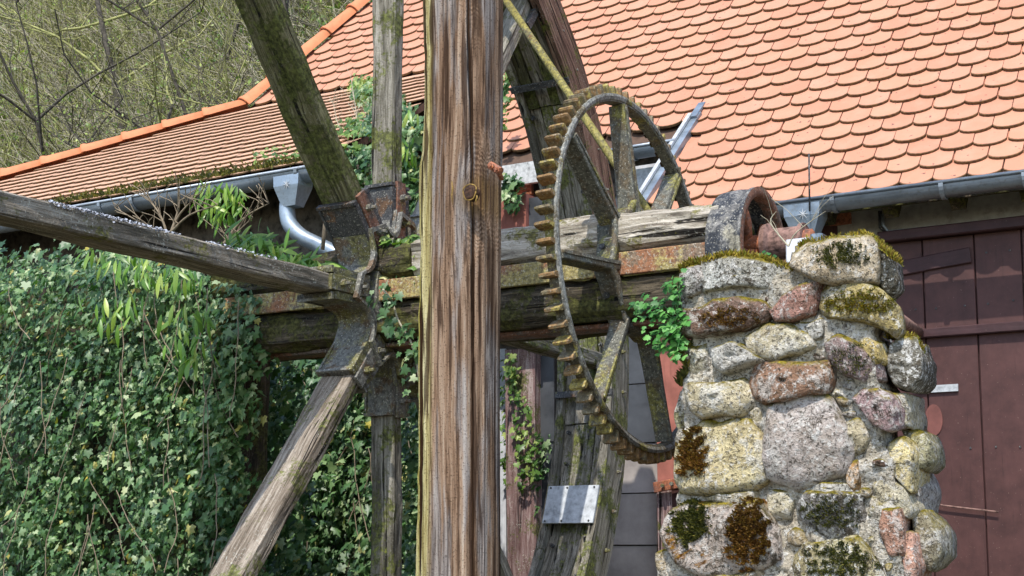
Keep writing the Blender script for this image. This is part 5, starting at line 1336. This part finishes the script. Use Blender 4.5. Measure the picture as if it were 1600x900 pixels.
# ================================================================== bare wood on the hillside
def tree(x, y, h, r, label, lean=0, dens=1.0, mat=M_bark, green=.25):
    z0 = hillz(x, y); t = thing('bare_tree', label, 'tree', (x, y, z0-.1), 'bare trees on the hillside')
    segs = []; tips = []
    def grow(p, d, l, r_, lv):
        n = 5 if lv < 2 else 4; pts = [p]; 
        for k in range(n):
            d = (d+Vector((random.gauss(0,.13), random.gauss(0,.13), random.gauss(0.02,.08)))*(1+lv*.4)).normalized(); pts.append(pts[-1]+d*l/n)
        segs.append((lv, tube_vf(pts, [r_*(1-.6*i/n) for i in range(n+1)], 7 if lv == 0 else (4 if lv == 1 else 3), False)))
        if lv >= 3: tips.extend(pts[2:]); return
        for k in range(int((9, 6, 5)[lv]*dens)):
            i = random.randint(1 if lv else 2, n); q = pts[i]; e = (d*.6+Vector((random.gauss(0,1), random.gauss(0,1), random.gauss(.3,.5))).normalized()).normalized()
            grow(q, e, l*random.uniform(.35,.6), max(.006, r_*.42), lv+1)
    grow(Vector((x, y, z0-.1)), Vector((lean, 0, 1)).normalized(), h, r, 0)
    a = MB(); b = MB()
    for lv, (v, f) in segs: (a if lv == 0 else b).add(v, f)
    a.obj('trunk', mat, t, True); b.obj('crown', mat if random.random() < .6 else M_mosstwig, t, True)
    if tips:
        n = int(len(tips)*green*3); P = np.array([tuple(random.choice(tips)+Vector((random.gauss(0,.1), random.gauss(0,.1), random.gauss(0,.1)))) for _ in range(n)])
        lf = scatter('leaves', [(-.3,0,0),(0,-.5,.05),(.3,0,0),(0,.5,.05)], [(0,1,2,3)], P, leaf_rot(n, (0,-1,.6), .8), rng.uniform(.5,1.4,n)*.055, M_bud, parent=t); lf['kind'] = 'stuff'
TREES = [(180,250,15.8,6.5,.10,0,'dark bare tree with the thickest trunk above the left end of the roof'),(128,230,15.6,5.5,.05,.05,'thin bare tree right above the low end of the hip'),(232,235,17.5,6.5,.06,-.05,'bare tree with pale branches above the second ridge tile'),
 (290,200,16.8,5.5,.045,.1,'slender bare tree above the middle of the left hip'),(345,180,18.5,6.5,.06,0,'bare tree standing left of the slanting upper spoke'),(395,150,17.6,5.2,.05,-.1,'bare tree partly behind the slanting upper spoke'),
 (470,110,18.2,6,.05,.05,'bare tree right of the slanting upper spoke'),(530,70,17.8,5.5,.05,0,'bare tree above the upper hip beside the upright spoke'),(60,260,17,6.5,.07,0,'bare tree at the far left beyond the roof end'),(10,270,16,6,.06,.1,'bare tree leaning in from the left edge'),
 (210,150,22,8,.09,0,'tall bare tree higher up the slope at the left'),(310,110,23,8,.08,.05,'tall bare tree higher up the slope in the middle'),(430,60,23,8,.08,0,'tall bare tree higher up the slope near the top')]
for x, y, Y, h, r, ln, lab in TREES:
    p = onY((x, y), Y); tree(p.x, Y, h, r, lab, ln, .9)
def brush():
    """thicket of thin stems and briars that fills the slope"""
    mbs = [MB(), MB()]
    for k in range(34000):
        x = random.uniform(-34, -9); y = random.uniform(18.5, 31); z = hillz(x, y)
        q = px_of((x, y, z+.5))
        if q[0] < -60 or q[0] > 640 or q[1] < -140: continue
        d = Vector((random.gauss(0,.55), random.gauss(-.2,.3), random.uniform(.1,1))).normalized(); p = Vector((x, y, z+random.uniform(-.1, .9))); pts = [p]; l = random.uniform(.8, 3.0)
        for i in range(4):
            d = (d+Vector((random.gauss(0,.3), random.gauss(0,.2), random.gauss(-.08,.25)))).normalized(); pts.append(pts[-1]+d*l/4)
        r0 = random.uniform(.007, .019); mbs[k % 2].add(*tube_vf(pts, [r0, r0*.9, r0*.8, r0*.6, r0*.3], 3, False))
    tag(mbs[0].obj('brushwood', M_paletwig, None, True), 'tangle of pale bare briars and stems covering the slope', 'brushwood', None, 'stuff')
    tag(mbs[1].obj('brushwood', M_mosstwig, None, True), 'brown bare undergrowth stems covering the slope', 'brushwood', None, 'stuff')
    P = []
    for _ in range(110000):
        x = random.uniform(-34, -9); y = random.uniform(18, 31); P.append((x, y, hillz(x, y)+random.uniform(0, 2.4)*random.random()))
    P = np.array(P); keep = np.array([noise.noise(Vector((p[0]*.5, p[1]*.5, p[2]*.4))) > -.12 for p in P]); P = P[keep]
    o = scatter('undergrowth', [(-.3,0,0),(0,-.6,.05),(.3,0,0),(0,.5,.05)], [(0,1,2,3)], P, leaf_rot(len(P), (0,-1,.8), .8), rng.uniform(.4,1.3,len(P))*.19, M_bud)
    tag(o, 'fresh green undergrowth leaves on the slope behind the roof', 'undergrowth', None, 'stuff')
brush()
